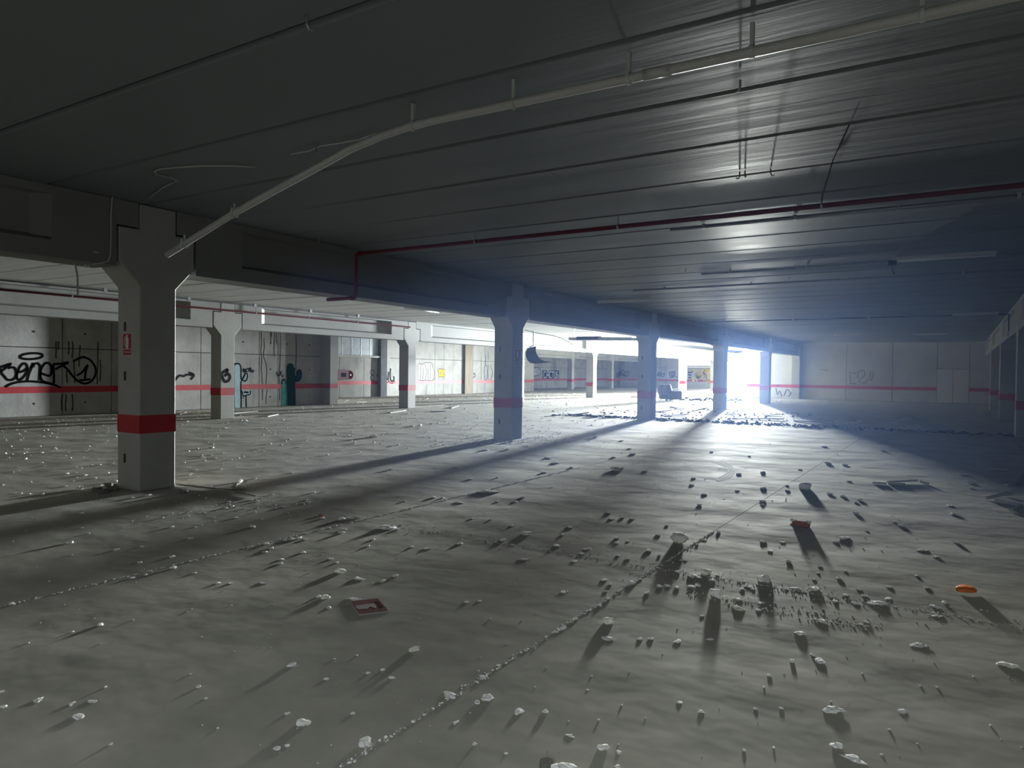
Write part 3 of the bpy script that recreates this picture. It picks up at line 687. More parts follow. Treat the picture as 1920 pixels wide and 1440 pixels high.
for i, (px_, py_, dy_) in enumerate(K):
    c_ = ony(px_, py_, 32.3+dy_); w_ = 0.55+0.12*i
    mb.v += [tuple(c_), tuple(c_+Vector((0.16+0.02*i, w_, 0.10)))]
for i in range(len(K)-1): mb.f.append((2*i, 2*i+1, 2*i+3, 2*i+2))
me = mb.mesh('sheet'); so_ = link('sheet', me, M['greypaint'], o); so_.matrix_parent_inverse = Matrix.Translation(-o.location)
md = so_.modifiers.new('t', 'SOLIDIFY'); md.thickness = 0.03
kid(MB().tube([ony(993,650,32.3), ony(1000,648,32.3), ony(1000,622,32.3), Vector((ony(1000,622,32.3).x, 32.3, CEIL))], 0.04, 8), 'hook_bar', M['white'], o)

# hose reel on the recessed wall
M['hosered'] = mat('hose_reel_red', (0.11,0.005,0.014), 0.5, 0.25, vary=0.1, vscale=4)
o = empty('hose_reel', (XREC, 30.0, 1.3), label='red hose reel with its open cabinet on the recessed wall', cat='hose reel')
c_ = onx(657.5, 703, XREC+0.15)
def disc(cx, cy, cz, r, t, n=20): return MB().tube([(cx, cy, cz), (cx+t, cy, cz)], r, n)
yy0, yy1 = onx(630,703,XREC).y, onx(650,703,XREC).y
kid(MB().box(XREC, yy0, c_.z-0.27, XREC+0.16, yy1, c_.z+0.30), 'cabinet', M['hosered'], o, bevel=0.01)
kid(MB().box(XREC+0.16, yy0+0.25, c_.z-0.12, XREC+0.17, yy1-0.2, c_.z+0.12), 'label_plate', M['greypaint'], o)
kid(disc(XREC+0.02, c_.y, c_.z, 0.26, 0.05), 'drum', M['hosered'], o)
ring = MB()
for rr in (0.13, 0.18, 0.23):
    ring.tube([(XREC+0.11, c_.y+rr*math.cos(t*math.pi/10), c_.z+rr*math.sin(t*math.pi/10)) for t in range(21)], 0.022, 6, False)
kid(ring, 'hose', M['redpipe'], o)
kid(disc(XREC+0.02, c_.y, c_.z, 0.05, 0.14, 12), 'hub', M['steel'], o)
o = empty('grey_cover', (XREC, 29.0, 1.3), label='grey rounded cover on the wall beside the red hose cabinet', cat='cover')
yc = onx(621,702,XREC).y
kid(MB().prism([(yc+0.36*math.copysign(abs(math.cos(t))**0.6, math.cos(t)), c_.z+0.27*math.copysign(abs(math.sin(t))**0.6, math.sin(t))) for t in [i*math.pi/10 for i in range(20)]], 'x', XREC+0.003, XREC+0.12), 'cover', M['steel'], o, bevel=0.02)
kid(MB().box(XREC+0.12, yc-0.05, c_.z, XREC+0.15, yc+0.15, c_.z+0.2), 'cover_latch', M['greypaint'], o)
# steel post where the recessed wall meets the pillar row
MB().box(XREC+0.004, Yk(3)-0.28, 0, XREC+0.28, Yk(3)+0.28, CEIL-0.01).build('steel_post', mat('grey_post_paint', (0.13,0.135,0.14), 0.8, 0.1, vary=0.2, vscale=3), label='grey steel clad post on the recessed wall right of the hose reel', cat='post')
MB().box(XREC+0.004, Yk(4)-0.5, 0, XREC+0.16, Yk(4)+0.5, CEIL-0.01).build('rusty_post', mat('rusty_cladding', (0.24,0.19,0.13), 0.7, 0.3, vary=0.4, vscale=3, stretch=(1,4,0.3)), label='brown stained post on the recessed wall by the yellow bubble letters', cat='post')

# ------------------------------------------------------------------ extinguisher signs
M['signred'] = mat('sign_red', (0.30,0.010,0.012), 0.4, 0.4)
M['signwhite'] = mat('sign_white', (0.62,0.60,0.55), 0.45, 0.4)
def text_mesh(body, size, name='lettering'):
    cu = bpy.data.curves.new(name, 'FONT'); cu.body = body; cu.size = size; cu.align_x = 'CENTER'; cu.align_y = 'CENTER'; cu.extrude = 0.0006
    t_ = bpy.data.objects.new(name, cu); C.objects.link(t_)
    dg = bpy.context.evaluated_depsgraph_get(); me = bpy.data.meshes.new_from_object(t_.evaluated_get(dg))
    bpy.data.objects.remove(t_); return me
LET = text_mesh('EXTINTOR', 0.036)
def ext_sign(loc, rz, label):
    """local x across, y out of the wall (negative = towards the viewer), z up"""
    o = empty('extinguisher_sign', loc, rz, label=label, cat='sign')
    pl = MB().box(-0.105, -0.004, -0.15, 0.105, 0.0, 0.15).build('plate', M['signwhite'], o)
    MB().box(-0.097, -0.0052, -0.058, 0.097, -0.003, 0.142).box(-0.097, -0.0052, -0.142, 0.097, -0.003, -0.066).build('red_field', M['signred'], pl)
    mb = MB(); body = [(-0.032,-0.052),(0.032,-0.052),(0.034,-0.04),(0.034,0.075),(0.024,0.098),(0.008,0.104),(0.008,0.114),(-0.008,0.114),(-0.008,0.104),(-0.024,0.098),(-0.034,0.075),(-0.034,-0.04)]
    mb.prism(body, 'y', -0.0062, -0.004)
    hose = [(0.02,0.118),(0.0,0.124),(-0.025,0.116),(-0.05,0.09),(-0.062,0.055),(-0.06,0.01),(-0.05,-0.02)]
    for a, b in zip(hose, hose[1:]): mb.obox((a[0],-0.0055,a[1]), (b[0],-0.0055,b[1]), 0.0016, 0.012, (0.1,0.0,1) if abs(a[1]-b[1]) < abs(a[0]-b[0]) else (1,0,0.1))
    mb.build('pictogram', M['signwhite'], pl)
    link('lettering', LET, M['signwhite'], pl, loc=(0,-0.006,-0.104), rot=(math.pi/2,0,0))
    return o
ext_sign((-9.395, Y0-W, 1.94), 0, 'red and white extinguisher sign on the big pillar facing the camera')
ext_sign((XA+W, 14.94, 2.04), math.pi/2, 'small extinguisher sign on the shaded side of the second dividing pillar')
ext_sign((XC-0.05, Yk(6)-W, 2.0), 0, 'tiny far extinguisher sign on the bright pillar right of CACTUS')

# fallen sign on the floor
q0, q1, q2, q3 = Vector((-3.60,3.69,0)), Vector((-3.51,3.87,0)), Vector((-3.25,3.70,0)), Vector((-3.37,3.53,0))
ctr = (q0+q1+q2+q3)/4; ux = ((q2-q1)+(q3-q0)).normalized(); ang = math.atan2(ux.y, ux.x)
o = empty('fallen_sign', ctr, ang, label='fallen red sign plate with pale border lying flat on the floor', cat='sign')
M['dustred'] = mat('dusty_sign_red', (0.17,0.055,0.045), 0.7, 0.3, vary=0.3, vscale=12)
M['dustwhite'] = mat('dusty_sign_white', (0.40,0.36,0.33), 0.7, 0.3, vary=0.2, vscale=12)
MB().box(-0.15,-0.105,0.0, 0.15,0.105,0.006).build('plate', M['dustwhite'], o)
MB().box(-0.14,-0.095,0.004, 0.14,0.095,0.0075).build('red_field', M['dustred'], o)
MB().prism([(-0.03,-0.09),(0.045,-0.09),(0.06,-0.03),(0.02,0.0),(0.07,0.03),(0.02,0.045),(-0.04,0.04)], 'z', 0.006, 0.0085).build('pictogram', M['dustwhite'], o)
link('lettering', text_mesh('EXTINTOR', 0.034), M['dark'], o, loc=(0.0,0.07,0.0078))

# ------------------------------------------------------------------ armchair before the bright opening
M['leather'] = mat('dark_brown_leather', (0.035,0.025,0.028), 0.5, 0.4, vary=0.2, vscale=5)
fwd = Vector((0.5,0.866,0)); o = empty('armchair', (-14.85,42.3,0), math.atan2(fwd.y, fwd.x), label='dark bulky armchair standing alone before the bright opening', cat='armchair')
def pad(x0,y0,z0,x1,y1,z1, name, bev=0.05):
    ob = MB().box(x0,y0,z0,x1,y1,z1).build(name, M['leather'], o, smooth=True)
    md_ = ob.modifiers.new('s', 'BEVEL'); md_.width = bev*1.6; md_.segments = 4
    return ob
pad(-0.45,-0.42,0.06,0.50,0.42,0.30,'base',0.04)
pad(-0.25,-0.28,0.28,0.52,0.28,0.46,'seat_cushion',0.06)
for s_ in (-1, 1): pad(-0.48, s_*0.45-0.13, 0.08, 0.46, s_*0.45+0.13, 0.62, 'armrest', 0.06)
for s_ in (-1, 1):
    mb = MB(); y0_, y1_ = (0.005, 0.44) if s_ > 0 else (-0.44, -0.005)
    mb.prism([(-0.62,0.34),(-0.30,0.34),(-0.22,0.62),(-0.34,0.98),(-0.58,1.0),(-0.68,0.70)], 'y', y0_, y1_)
    ob = mb.build('back_cushion', M['leather'], o, smooth=True)
    md_ = ob.modifiers.new('s', 'BEVEL'); md_.width = 0.06; md_.segments = 4
pad(0.42,-0.27,0.30,0.66,0.27,0.42,'footrest',0.04)
for sx in (-0.38, 0.42):
    for sy in (-0.42, 0.42):
        MB().tube([(sx,sy,0.0),(sx,sy,0.09)], 0.03, 8).build('foot', M['black'], o)

# torn panel hanging in the mouth of the bright opening, scribble low on the wall beside it
o = empty('torn_board', ony(1391, 650, 47.0), label='torn dark panel hanging under the beam in the mouth of the bright opening', cat='panel')
kid(MB().obox(ony(1378,661,47.0), ony(1402,654,47.3), 0.35, 0.05).obox(ony(1386,657,47.0), ony(1387,640,47.0), 0.03, 0.02).obox(ony(1399,655,47.2), ony(1401,640,47.2), 0.03, 0.02), 'board', M['greypaint'], o)
kid(MB().box(*(ony(1370,650,46.6)), *(ony(1376,645,46.9))), 'lamp_remnant', M['white'], o)
ribbon(PF, [[(1455,728),(1458,740),(1462,733),(1466,744)], [(1470,742),(1476,730),(1482,738),(1478,744),(1485,735)], [(1454,724),(1462,722)]], 0.06, 0.004).build('graffiti', M['greypaint'], wf, label='low dark scribble beside the opening')
# pale tyre arcs scuffed into the dust
M['scuff'] = mat('tyre_scuff', (0.47,0.455,0.42), 0.9, 0.1, vary=0.3, vscale=8)
ty = MB()
for r_ in (0, 5, 10):
    P_ = [onz(960+x/4, 780+y/4, 0.0012) for x, y in ((1560-r_*6,335+r_), (1610-r_*5,352+r_), (1655-r_*4,385), (1668-r_*4,420), (1640-r_*5,455-r_), (1590-r_*5,478-r_), (1540,490-r_))]
    for a, b in zip(P_, P_[1:]): ty.obox(a, b, 0.03, 0.0012)
ty.build('tyre_mark', M['scuff'], floor)
# ------------------------------------------------------------------ broken plaster on the floor
rd = random.Random(11)
def lump_mesh(name, seed, flat=0.6, sub=2, rough=0.35, elong=1.0):
    """an irregular broken lump about 1 m across, resting on z = 0"""
    r_ = random.Random(seed); bm = bmesh.new(); bmesh.ops.create_icosphere(bm, subdivisions=sub, radius=0.5)
    ph = [(Vector((r_.uniform(-1,1), r_.uniform(-1,1), r_.uniform(-1,1))).normalized(), r_.uniform(2.5, 6), r_.uniform(0, 6)) for _ in range(6)]
    for v in bm.verts:
        k = 1 + sum(math.sin(v.co.dot(d)*f*2+p)*rough/3 for d, f, p in ph)
        v.co = v.co*k*(1+r_.uniform(-0.06, 0.06)); v.co.x *= elong; v.co.z *= flat
    zmin = min(v.co.z for v in bm.verts); cut = zmin*0.55; top = max(v.co.z for v in bm.verts)*0.5
    for v in bm.verts: v.co.z = min(v.co.z, top+0.38*(v.co.z-top)+0.05*r_.random())
    for v in bm.verts: v.co.z = max(v.co.z, cut) - cut
    me = bpy.data.meshes.new(name); bm.to_mesh(me); bm.free(); me.materials.append(M['plaster']); return me
LUMP = [lump_mesh('plaster_chunk', i, 0.5+0.08*(i % 4), 2, 0.3+0.05*(i % 3)) for i in range(10)]
LONG = [lump_mesh('plaster_chunk', 40+i, 0.38, 2, 0.5, 1.6) for i in range(4)]
FLAKE = [lump_mesh('plaster_flake', 60+i, 0.22, 2, 0.5, 1.3) for i in range(4)]
def scale_at(w): return FPX/((w-EYE).dot(F))       # pixels per metre at a floor point
def chunk(px, py, size, label, group=None, kind='lump', rz=None, hmul=1.0):
    w = onz(px, py + size*0.15); s_ = 1.2*size/scale_at(w)
    me = rd.choice({'lump': LUMP, 'long': LONG, 'flake': FLAKE}[kind])
    o = link('plaster_chunk', me, loc=w, rot=(0, 0, rd.uniform(0, 6.28) if rz is None else rz), label=label, cat='plaster chunk', group=group)
    e = 1.6 if kind == 'long' else 1.0
    o.scale = (s_/e, s_/e, s_/e*hmul*rd.uniform(0.5, 0.75))
    return o
def at_floor(x, y): return Vector((x, y, 0))
# the ones that stand out
big = [
 (1269,1012,25,'largest of the white chunks past the cross joint, dark facing side and long straight shadow','lump',1.5),
 (1346,1116,19,'tall white chunk just before the cross joint throwing the longest straight shadow','lump',1.7),
 (1140,1165,18,'hollow pale shell with a dark hole, standing on the slab between the two lengthwise joints','lump',1.3),
 (1140,1195,16,'flat pale flake lying in the shadow of the hollow shell','flake',1),
 (1157,878,20,'rounded grey mound of rubble on the middle slab past the cross joint','lump',0.8),
 (914,919,26,'long ragged ridge of white lumps past the cross joint, close to the dividing row','long',1),
 (722,986,30,'long ragged white ridge lying at the left end of the cross joint','long',1),
 (665,968,20,'ragged white clump just behind the long ridge at the joint end','long',1),
 (987,999,17,'white lump with a small curled rim on the middle slab past the cross joint','lump',1.1),
 (1726,1207,24,'bone shaped white piece with two knobs, alone on the dim slab','long',0.6),
 (1890,1245,22,'flat pale flake lying alone beside the right frame edge','flake',1),
 (1564,1328,28,'big ragged white piece alone low on the dim right slab','long',1.2),
 (1600,1419,30,'long crumbled white piece at the lower frame edge, touching a smaller lump','long',0.9),
 (1570,1398,18,'knobbly white lump just behind the long crumbled piece','lump',1.2),
 (1540,1238,22,'angled white strip of plaster with a double shadow','long',1),
 (1501,1186,17,'smooth white chip with a broad shadow behind the angled strip','lump',1),
 (1539,1162,20,'thin white sliver leaning up before the cross joint','long',0.9),
 (1647,1127,30,'long white ridge lying right on the cross joint toward the orange shard','long',1),
 (1526,1102,25,'long flat topped white piece on the cross joint','long',1.2),
 (1433,1086,22,'large white lump standing on the cross joint with a wide shadow','lump',1.5),
 (1382,1137,22,'wide white piece with a pointed chip behind it, before the cross joint','long',1),
 (1324,1074,17,'upright white lump on the cross joint beside a broad slab chip','lump',1.5),
 (1298,1077,20,'broad white slab chip on the cross joint casting a square shadow','long',1.4),
 (1056,1440,38,'large bright plaster lump cut by the lower frame edge','lump',1),
 (1131,1401,17,'arched white piece low before the frame edge with a wide shadow','lump',1.2),
 (972,1332,22,'jagged white pair of fused lumps beside the near lengthwise joint','long',1),
 (915,1307,20,'forked white piece beside a small ring','lump',1),
 (844,1302,24,'comb shaped white piece on the near lengthwise joint','long',1),
 (685,1394,24,'spiky white lump beside the near joint at the lower edge','lump',1.3),
 (570,1354,23,'pale rounded lump with a flat skirt on the dim slab','lump',1),
 (144,1341,22,'broken pale plug lying in the darkest corner of the floor','long',1),
 (778,1219,16,'double white pebble alone past the fallen sign','lump',1.1),
 (547,1247,13,'dull grey rounded pebble alone on the dim slab','lump',1.1),
 (188,1171,10,'small bright pebble with a thin long shadow in the dark corner','lump',1.1),
 (610,1119,15,'bright lump with a crumbled tail just beyond the fallen sign','lump',1.1),
 (663,1121,18,'bright curved chip touching the far corner of the fallen sign','long',1),
 (672,1083,17,'bent white strip with a broad shadow, two chips above the fallen sign','long',1),
 (637,1070,15,'bright oval piece with a dark slot, up from the bent strip','lump',1),
 (408,1092,12,'bright flat chip on the dark slab beside a smaller one','long',1),
 (147,916,12,'pointed pale stone near the foot of the big pillar','lump',1.4),
 (1510,913,22,'tall twin white chunk in the bright streak with a long slanting shadow','lump',1.5),
 (1581,1007,18,'flat topped white chip beside the slanting shadow slabs','long',1.3),
 (700,818,14,'white heap of crumbs out in the lit left bay','lump',1.2),
]
SHORT = ['largest chunk past the cross joint', 'tall chunk before the cross joint', 'hollow pale shell', "flake in the shell shadow", 'grey rubble mound', 'ragged ridge near the dividing row', "ridge at the joint's end", 'clump behind the joint-end ridge', 'lump with the curled rim', 'bone shaped piece', 'lone flake at the frame edge', 'big ragged piece low down', 'long crumbled piece', 'knobbly lump at the frame edge', 'angled strip with two shadows', 'smooth chip behind the angled strip', 'leaning sliver', 'ridge on the cross joint', 'flat topped joint piece', 'large lump on the cross joint', 'wide piece with the pointed chip', 'upright lump on the joint', 'broad slab chip', 'large lump cut by the frame', 'arched piece', 'jagged fused pair', 'forked piece', 'comb shaped piece', 'spiky lump', 'rounded lump with the skirt', 'pale plug in the dark corner', 'double pebble', 'dull grey pebble', 'bright pebble in the dark corner', 'lump with the crumbled tail', 'chip touching the fallen sign', 'bent strip', 'oval piece with the slot', 'bright flat chip', 'pointed stone by the big pillar', 'twin chunk in the bright streak', 'flat chip by the slanting shadows', 'crumb heap in the left bay']
MARKS = []
for (px, py, sz, lab, kd, hm), sh_ in zip(big, SHORT):
    chunk(px, py, sz, lab, kind=kd, hmul=hm); MARKS.append((onz(px, py), sh_))
MARKS += [(onz(1812,1108), 'orange shard'), (onz(1502,987), 'red brick piece'), (onz(1915,940), 'batten heap'), (onz(1690,906), 'stray white tubes'), (onz(130,1018), 'pale ring'), (Vector((XA,Yk(0),0)), 'big pillar with the sign'), (Vector((XA,Yk(1),0)), 'second dividing pillar'), (Vector((XA,Yk(2),0)), 'third dividing pillar'), (Vector((XB,Yk(1),0)), 'letter B pillar'), (onz(440,915), 'loose wires'), (onz(600,965), 'orange brick chip'), (onz(372,1288), 'broken ring'), (onz(895,1318), 'small white ring'), (onz(1025,1437), 'nail disc')]
# ring shaped pieces
TOR = MB().tube([(0.36*math.cos(t*math.pi/8), 0.36*math.sin(t*math.pi/8), 0.13) for t in range(17)], 0.13, 8, False).mesh('plaster_ring', smooth=True)
TOR.materials.append(M['plaster'])
for px, py, sz, lab in ((130,1018,14,'pale ring shaped piece with a dark hole and long shadow'), (895,1318,12,'small white ring lying beside the forked piece'), (372,1288,9,'small broken pale ring on the dim slab')):
    w = onz(px, py); o = link('plaster_ring', TOR, loc=w, rot=(0.15, 0.1, 1), label=lab, cat='ring'); s_ = sz/scale_at(w); o.scale = (s_,)*3
# the many small ones, traced from the photograph: x, y, size in pixels
small = '''153 962 6;153 989 5;218 1030 9;265 1024 5;442 970 9;365 988 5;322 988 7;605 971 9;473 987 11;357 1009 8;500 1019 9;508 1027 9;497 1034 8;535 1012 8;547 1010 10;563 1008 7;572 1011 7;568 1035 8;527 1048 8;525 1056 9;620 1047 7;632 1054 6;432 1093 7;493 1092 12;365 1074 6;247 1083 8;273 1077 6;325 1064 9;598 1118 8;617 1137 12;167 1000 4;262 1053 8;322 1043 9;120 920 5;122 911 7;247 933 9;278 928 9;177 896 7;157 890 10;142 895 6;124 888 6;430 940 6;435 948 7;422 952 6;532 950 7;575 937 6;577 941 6;470 937 7;490 934 5;511 927 4;590 923 5;607 922 4;560 838 7;398 839 8;380 857 8;404 859 6;368 881 5;548 886 5;478 897 5;77 848 7;50 842 5;78 867 6;83 873 6;507 832 6;497 833 6;422 802 7;497 803 6;460 789 8;658 817 7;662 832 6;732 837 5;733 880 8;857 875 7;790 847 6;788 798 8;773 798 8;957 828 8;950 830 7;910 843 10;950 843 6;1027 857 14;1042 867 13;1072 876 7;1020 885 9;882 898 8;933 895 5;813 932 8;830 933 6;862 941 12;933 940 6;980 932 9;966 940 8;760 939 5;640 973 11;747 992 7;1068 987 10;1055 1002 7;942 1012 10;862 1018 10;800 1027 13;773 1025 7;983 1047 15;1102 1027 14;1092 1037 10;1077 1051 13;1043 1022 10;718 1087 14;741 1079 9;1057 1109 12;1078 1160 8;1055 1178 12;1043 1184 7;960 985 7;920 974 5;885 972 5;640 998 9;647 992 7;700 1011 6;690 1023 6;899 1126 7;875 1128 8;
1300 896 8;1297 909 8;1320 926 10;1311 946 8;1209 883 8;1186 851 9;1150 857 7;1116 819 9;1180 841 6;1165 826 7;1141 960 10;1146 972 9;1167 970 6;1185 972 9;1250 985 5;1234 1002 8;1157 1008 8;1155 1016 12;1177 1014 6;1215 1031 10;1159 1041 6;1237 1040 6;1346 997 8;1322 1012 5;1307 1021 5;1177 1047 8;1132 1086 10;1145 1095 7;1136 1108 7;1215 1111 9;1200 1085 8;1187 1092 11;1140 1122 8;1124 1135 8;1251 1097 13;1237 1098 10;1271 1101 8;1310 1097 8;1296 1099 10;1345 1078 7;1310 1082 8;1335 1087 10;1272 1071 9;1277 1050 6;1285 1050 6;1384 1123 10;1405 1099 12;1412 1104 7;1392 1104 7;1430 939 9;1430 885 8;1385 888 8;1431 915 10;1382 919 8;1431 1015 11;1334 847 5;1405 855 5;1430 946 6;1427 1129 14;1475 910 5;1476 919 8;1500 880 6;1580 930 9;1592 902 6;1554 925 10;1610 937 8;1605 941 6;1604 962 9;1584 871 8;1551 868 9;1656 845 8;1546 837 9;1486 981 8;1567 1015 9;1467 1015 12;1445 1032 12;1690 985 10;1676 978 7;1625 995 5;1729 1030 14;1755 1043 10;1792 1017 9;1787 963 10;1779 946 13;1801 888 9;1809 889 8;1820 902 12;1822 906 8;1821 915 7;1886 908 7;1537 1061 7;1534 1074 5;1572 1083 9;1585 1070 6;1526 1086 6;1494 1102 14;1611 1104 9;1621 1116 10;1586 1115 9;1565 1126 14;1665 1121 12;1666 1099 9;1737 1101 8;1719 1079 6;1602 1129 14;1751 1135 16;1770 1129 9;1477 1051 9;1200 1197 9;1221 1197 9;1270 1201 14;1332 1197 12;1317 1154 6;1422 1143 9;1274 1316 8;1022 1334 11;1160 1409 12;1157 1437 10;1102 1293 5;1395 1406 6;1417 1328 7;1485 1239 9;1624 1166 9;1465 1327 7;1692 1331 16;1524 1227 7;1654 1414 6;1442 1266 8;1757 1153 14;690 1261 8;716 1256 7;906 1269 14;855 1353 12;889 1395 8;519 1402 11;539 1397 9;539 1337 8;661 1337 7;949 1412 6;611 1272 8;735 1270 9;72 1310 16;135 1318 12;175 1313 14;5 1325 10;3 1296 8;386 1309 5;207 1395 7;1069 1378 12;1314 1333 9'''
def zone(w):
    x, y = w.x, w.y
    if abs(y-5.77) < 0.42 and x > -4.2: return ('small white plaster crumb lying along the cross joint of the slabs', 'crumbs along the cross joint')
    if abs(x+2.13) < 0.14 and y < 6.5: return ('small white plaster crumb lying along the lengthwise joint that meets the lower frame edge', 'crumbs along the near lengthwise joint')
    if y < 5.77:
        if x > -2.13: return ('small pale plaster crumb on the open slab before the cross joint', 'crumbs before the cross joint')
        if x > -5.5: return ('small pale plaster crumb on the slab around the fallen sign', 'crumbs around the fallen sign')
        return ('small pale plaster crumb on the dark floor before the big pillar', 'crumbs before the big pillar')
    if x < XA-0.3: return ('small pale plaster crumb on the lit floor of the left bay', 'crumbs in the left bay')
    if x < -5.5: return ('small pale plaster crumb on the floor strip along the dividing pillars', 'crumbs along the dividing row')
    if x < -2.13: return ('small plaster crumb on the middle slabs past the cross joint', 'crumbs past the cross joint')
    return ('small plaster crumb on the dim slabs toward the side-wall row, past the joint', 'crumbs toward the side row')
ORDS = 'first second third fourth fifth sixth seventh eighth ninth tenth eleventh twelfth thirteenth fourteenth fifteenth sixteenth seventeenth eighteenth nineteenth twentieth'.split()
by = {}
for t_ in small.replace('\n', '').split(';'):
    px, py, sz = map(float, t_.split()); w = onz(px, py)
    i = min(range(len(MARKS)), key=lambda i: (MARKS[i][0]-w).length); by.setdefault(i, []).append(((MARKS[i][0]-w).length, px, py, sz))
for i, l in by.items():
    for n, (d_, px, py, sz) in enumerate(sorted(l)):
        lab, grp = zone(onz(px, py))
        chunk(px, py, sz, 'small white crumb, %s one out from the %s' % (ORDS[min(n, 19)], MARKS[i][1]), grp, kind='long' if sz >= 12 else 'lump', hmul=0.85)
# uncountable grit: along the joints, swept around the pillars and over the lit bays
CR = []
for s_ in range(5):
    bm = bmesh.new(); bmesh.ops.create_icosphere(bm, subdivisions=1, radius=0.5); r_ = random.Random(s_)
    for v in bm.verts: v.co *= r_.uniform(0.6, 1.2); v.co.z = max(v.co.z*0.8, -0.1)
    CR.append(([tuple(v.co) for v in bm.verts], [tuple(v.index for v in f.verts) for f in bm.faces])); bm.free()
grit = MB()
def crumb(x, y, s_):
    vs, fs = rd.choice(CR); a = rd.uniform(0, 6.28); ca, sa = math.cos(a), math.sin(a); n = len(grit.v); sx = rd.uniform(0.8, 1.6)
    grit.v += [(x+s_*(v[0]*sx*ca-v[1]*sa), y+s_*(v[0]*sx*sa+v[1]*ca), s_*(v[2]+0.1)) for v in vs]
    grit.f += [tuple(n+i for i in f) for f in fs]
for i in range(950):                                   # cross joint
    x = rd.uniform(-5.2, 1.2) if i % 3 else rd.gauss(-0.9, 0.6); crumb(x, 5.77+rd.gauss(0, 0.012 if i % 2 else 0.10), abs(rd.gauss(0, 0.005))+0.003)
for i in range(800):                                   # lengthwise joints
    crumb(-2.13+rd.gauss(0, 0.010), rd.uniform(2.0, 7.5) if i % 3 else rd.uniform(4.0, 5.8), abs(rd.gauss(0, 0.006))+0.003)
    crumb(-5.5+rd.gauss(0, 0.012), rd.uniform(2.0, 11), abs(rd.gauss(0, 0.008))+0.003)
for i in range(260):                                   # second swept line before the cross joint
    crumb(rd.uniform(-1.7, -0.4), 5.25+rd.gauss(0, 0.07), abs(rd.gauss(0, 0.006))+0.003)
for i in range(1500):                                  # over the camera's bay
    crumb(rd.uniform(-9, 1.3), 2+rd.random()**1.3*22, abs(rd.gauss(0, 0.006))+0.003)
for i in range(1500):                                  # lit left bay
    crumb(rd.uniform(-24.5, -9.5), rd.uniform(4, 24), abs(rd.gauss(0, 0.028))+0.010)
for i in range(500):
    crumb(rd.gauss(-9.2, 0.9), 15.0+rd.gauss(0, 1.0), abs(rd.gauss(0, 0.018))+0.006)
for i in range(160):
    crumb(rd.gauss(-7.2, 0.5), 5.6+rd.gauss(0, 0.5), abs(rd.gauss(0, 0.01))+0.004)
grit.build('plaster_grit', M['plaster'], label='fine white plaster grit over the floor up to the rubble line', kind='stuff')
grit = MB()
for i in range(900):                                   # beyond, rougher
    crumb(rd.uniform(-29.6, -9), rd.uniform(25.2, 50), abs(rd.gauss(0, 0.05))+0.015)
grit.build('plaster_grit', M['plaster'], label='coarse white plaster grit on the bright floor beyond the rubble line', kind='stuff')

# ------------------------------------------------------------------ rubble line through the third dividing pillar, planks and battens
M['rubble'] = mat('dirty_rubble', (0.07,0.065,0.06), 0.9, 0.2, vary=0.4, vscale=9)
M['board'] = mat('weathered_board', (0.12,0.11,0.095), 0.8, 0.2, vary=0.3, vscale=6, stretch=(1,1,1))
M['paleboard'] = mat('pale_batten', (0.42,0.41,0.38), 0.8, 0.1, vary=0.15, vscale=6)
grit = MB()
for i in range(900):
    x = rd.uniform(-13.2, 2.0); s_ = abs(rd.gauss(0, 0.05))+0.02
    crumb(x, 24.45+rd.gauss(0, 0.22)+ (0.8*rd.random() if i % 3 == 0 else 0), s_)
for i in range(350):
    crumb(rd.uniform(-12.5, -5), rd.uniform(25, 33), abs(rd.gauss(0, 0.045))+0.02)
for i in range(250):
    crumb(rd.gauss(-13.2, 1.2), rd.gauss(45, 1.5), abs(rd.gauss(0, 0.10))+0.04)
grit.build('rubble_line', M['rubble'], label='dark line of broken rubble crossing the floor at the third dividing pillar', kind='stuff')
RUB = []
for i in range(5):
    me = lump_mesh('rubble_lump', 80+i, 0.5, 1, 0.5, 1.2); me.materials.clear(); me.materials.append(M['rubble']); RUB.append(me)
ORD2 = ORDS + ['twenty '+w_ for w_ in ORDS[:9]] + ['thirtieth'] + ['thirty '+w_ for w_ in ORDS[:9]]
for i, x in enumerate(sorted(rd.uniform(-13, 1.5) for _ in range(34))):
    o = link('rubble_lump', rd.choice(RUB), loc=(x, 24.5+rd.gauss(0, 0.35), 0), rot=(0, 0, rd.uniform(0, 6)), label='dark rubble lump, %s along the rubble line from its left bay end' % ORD2[i], cat='rubble', group='rubble line lumps')
    s_ = rd.uniform(0.10, 0.26); o.scale = (s_*1.3, s_, s_)
def board(a, b, w, t, m_, label, group=None, tilt=0.0, name='wooden_batten'):
    A, B = onz(*a), onz(*b); A.z = t/2+0.004; B.z = t/2+0.004+tilt
    o = empty(name, A, label=label, cat='batten', group=group)
    d = B-A; me = MB().obox((0,0,0), d, w, t).mesh(name, bevel=0.004)
    o2 = link(name, me, m_); bpy.data.objects.remove(o)
    o2.location = A; return prop(o2, label, 'batten', group)
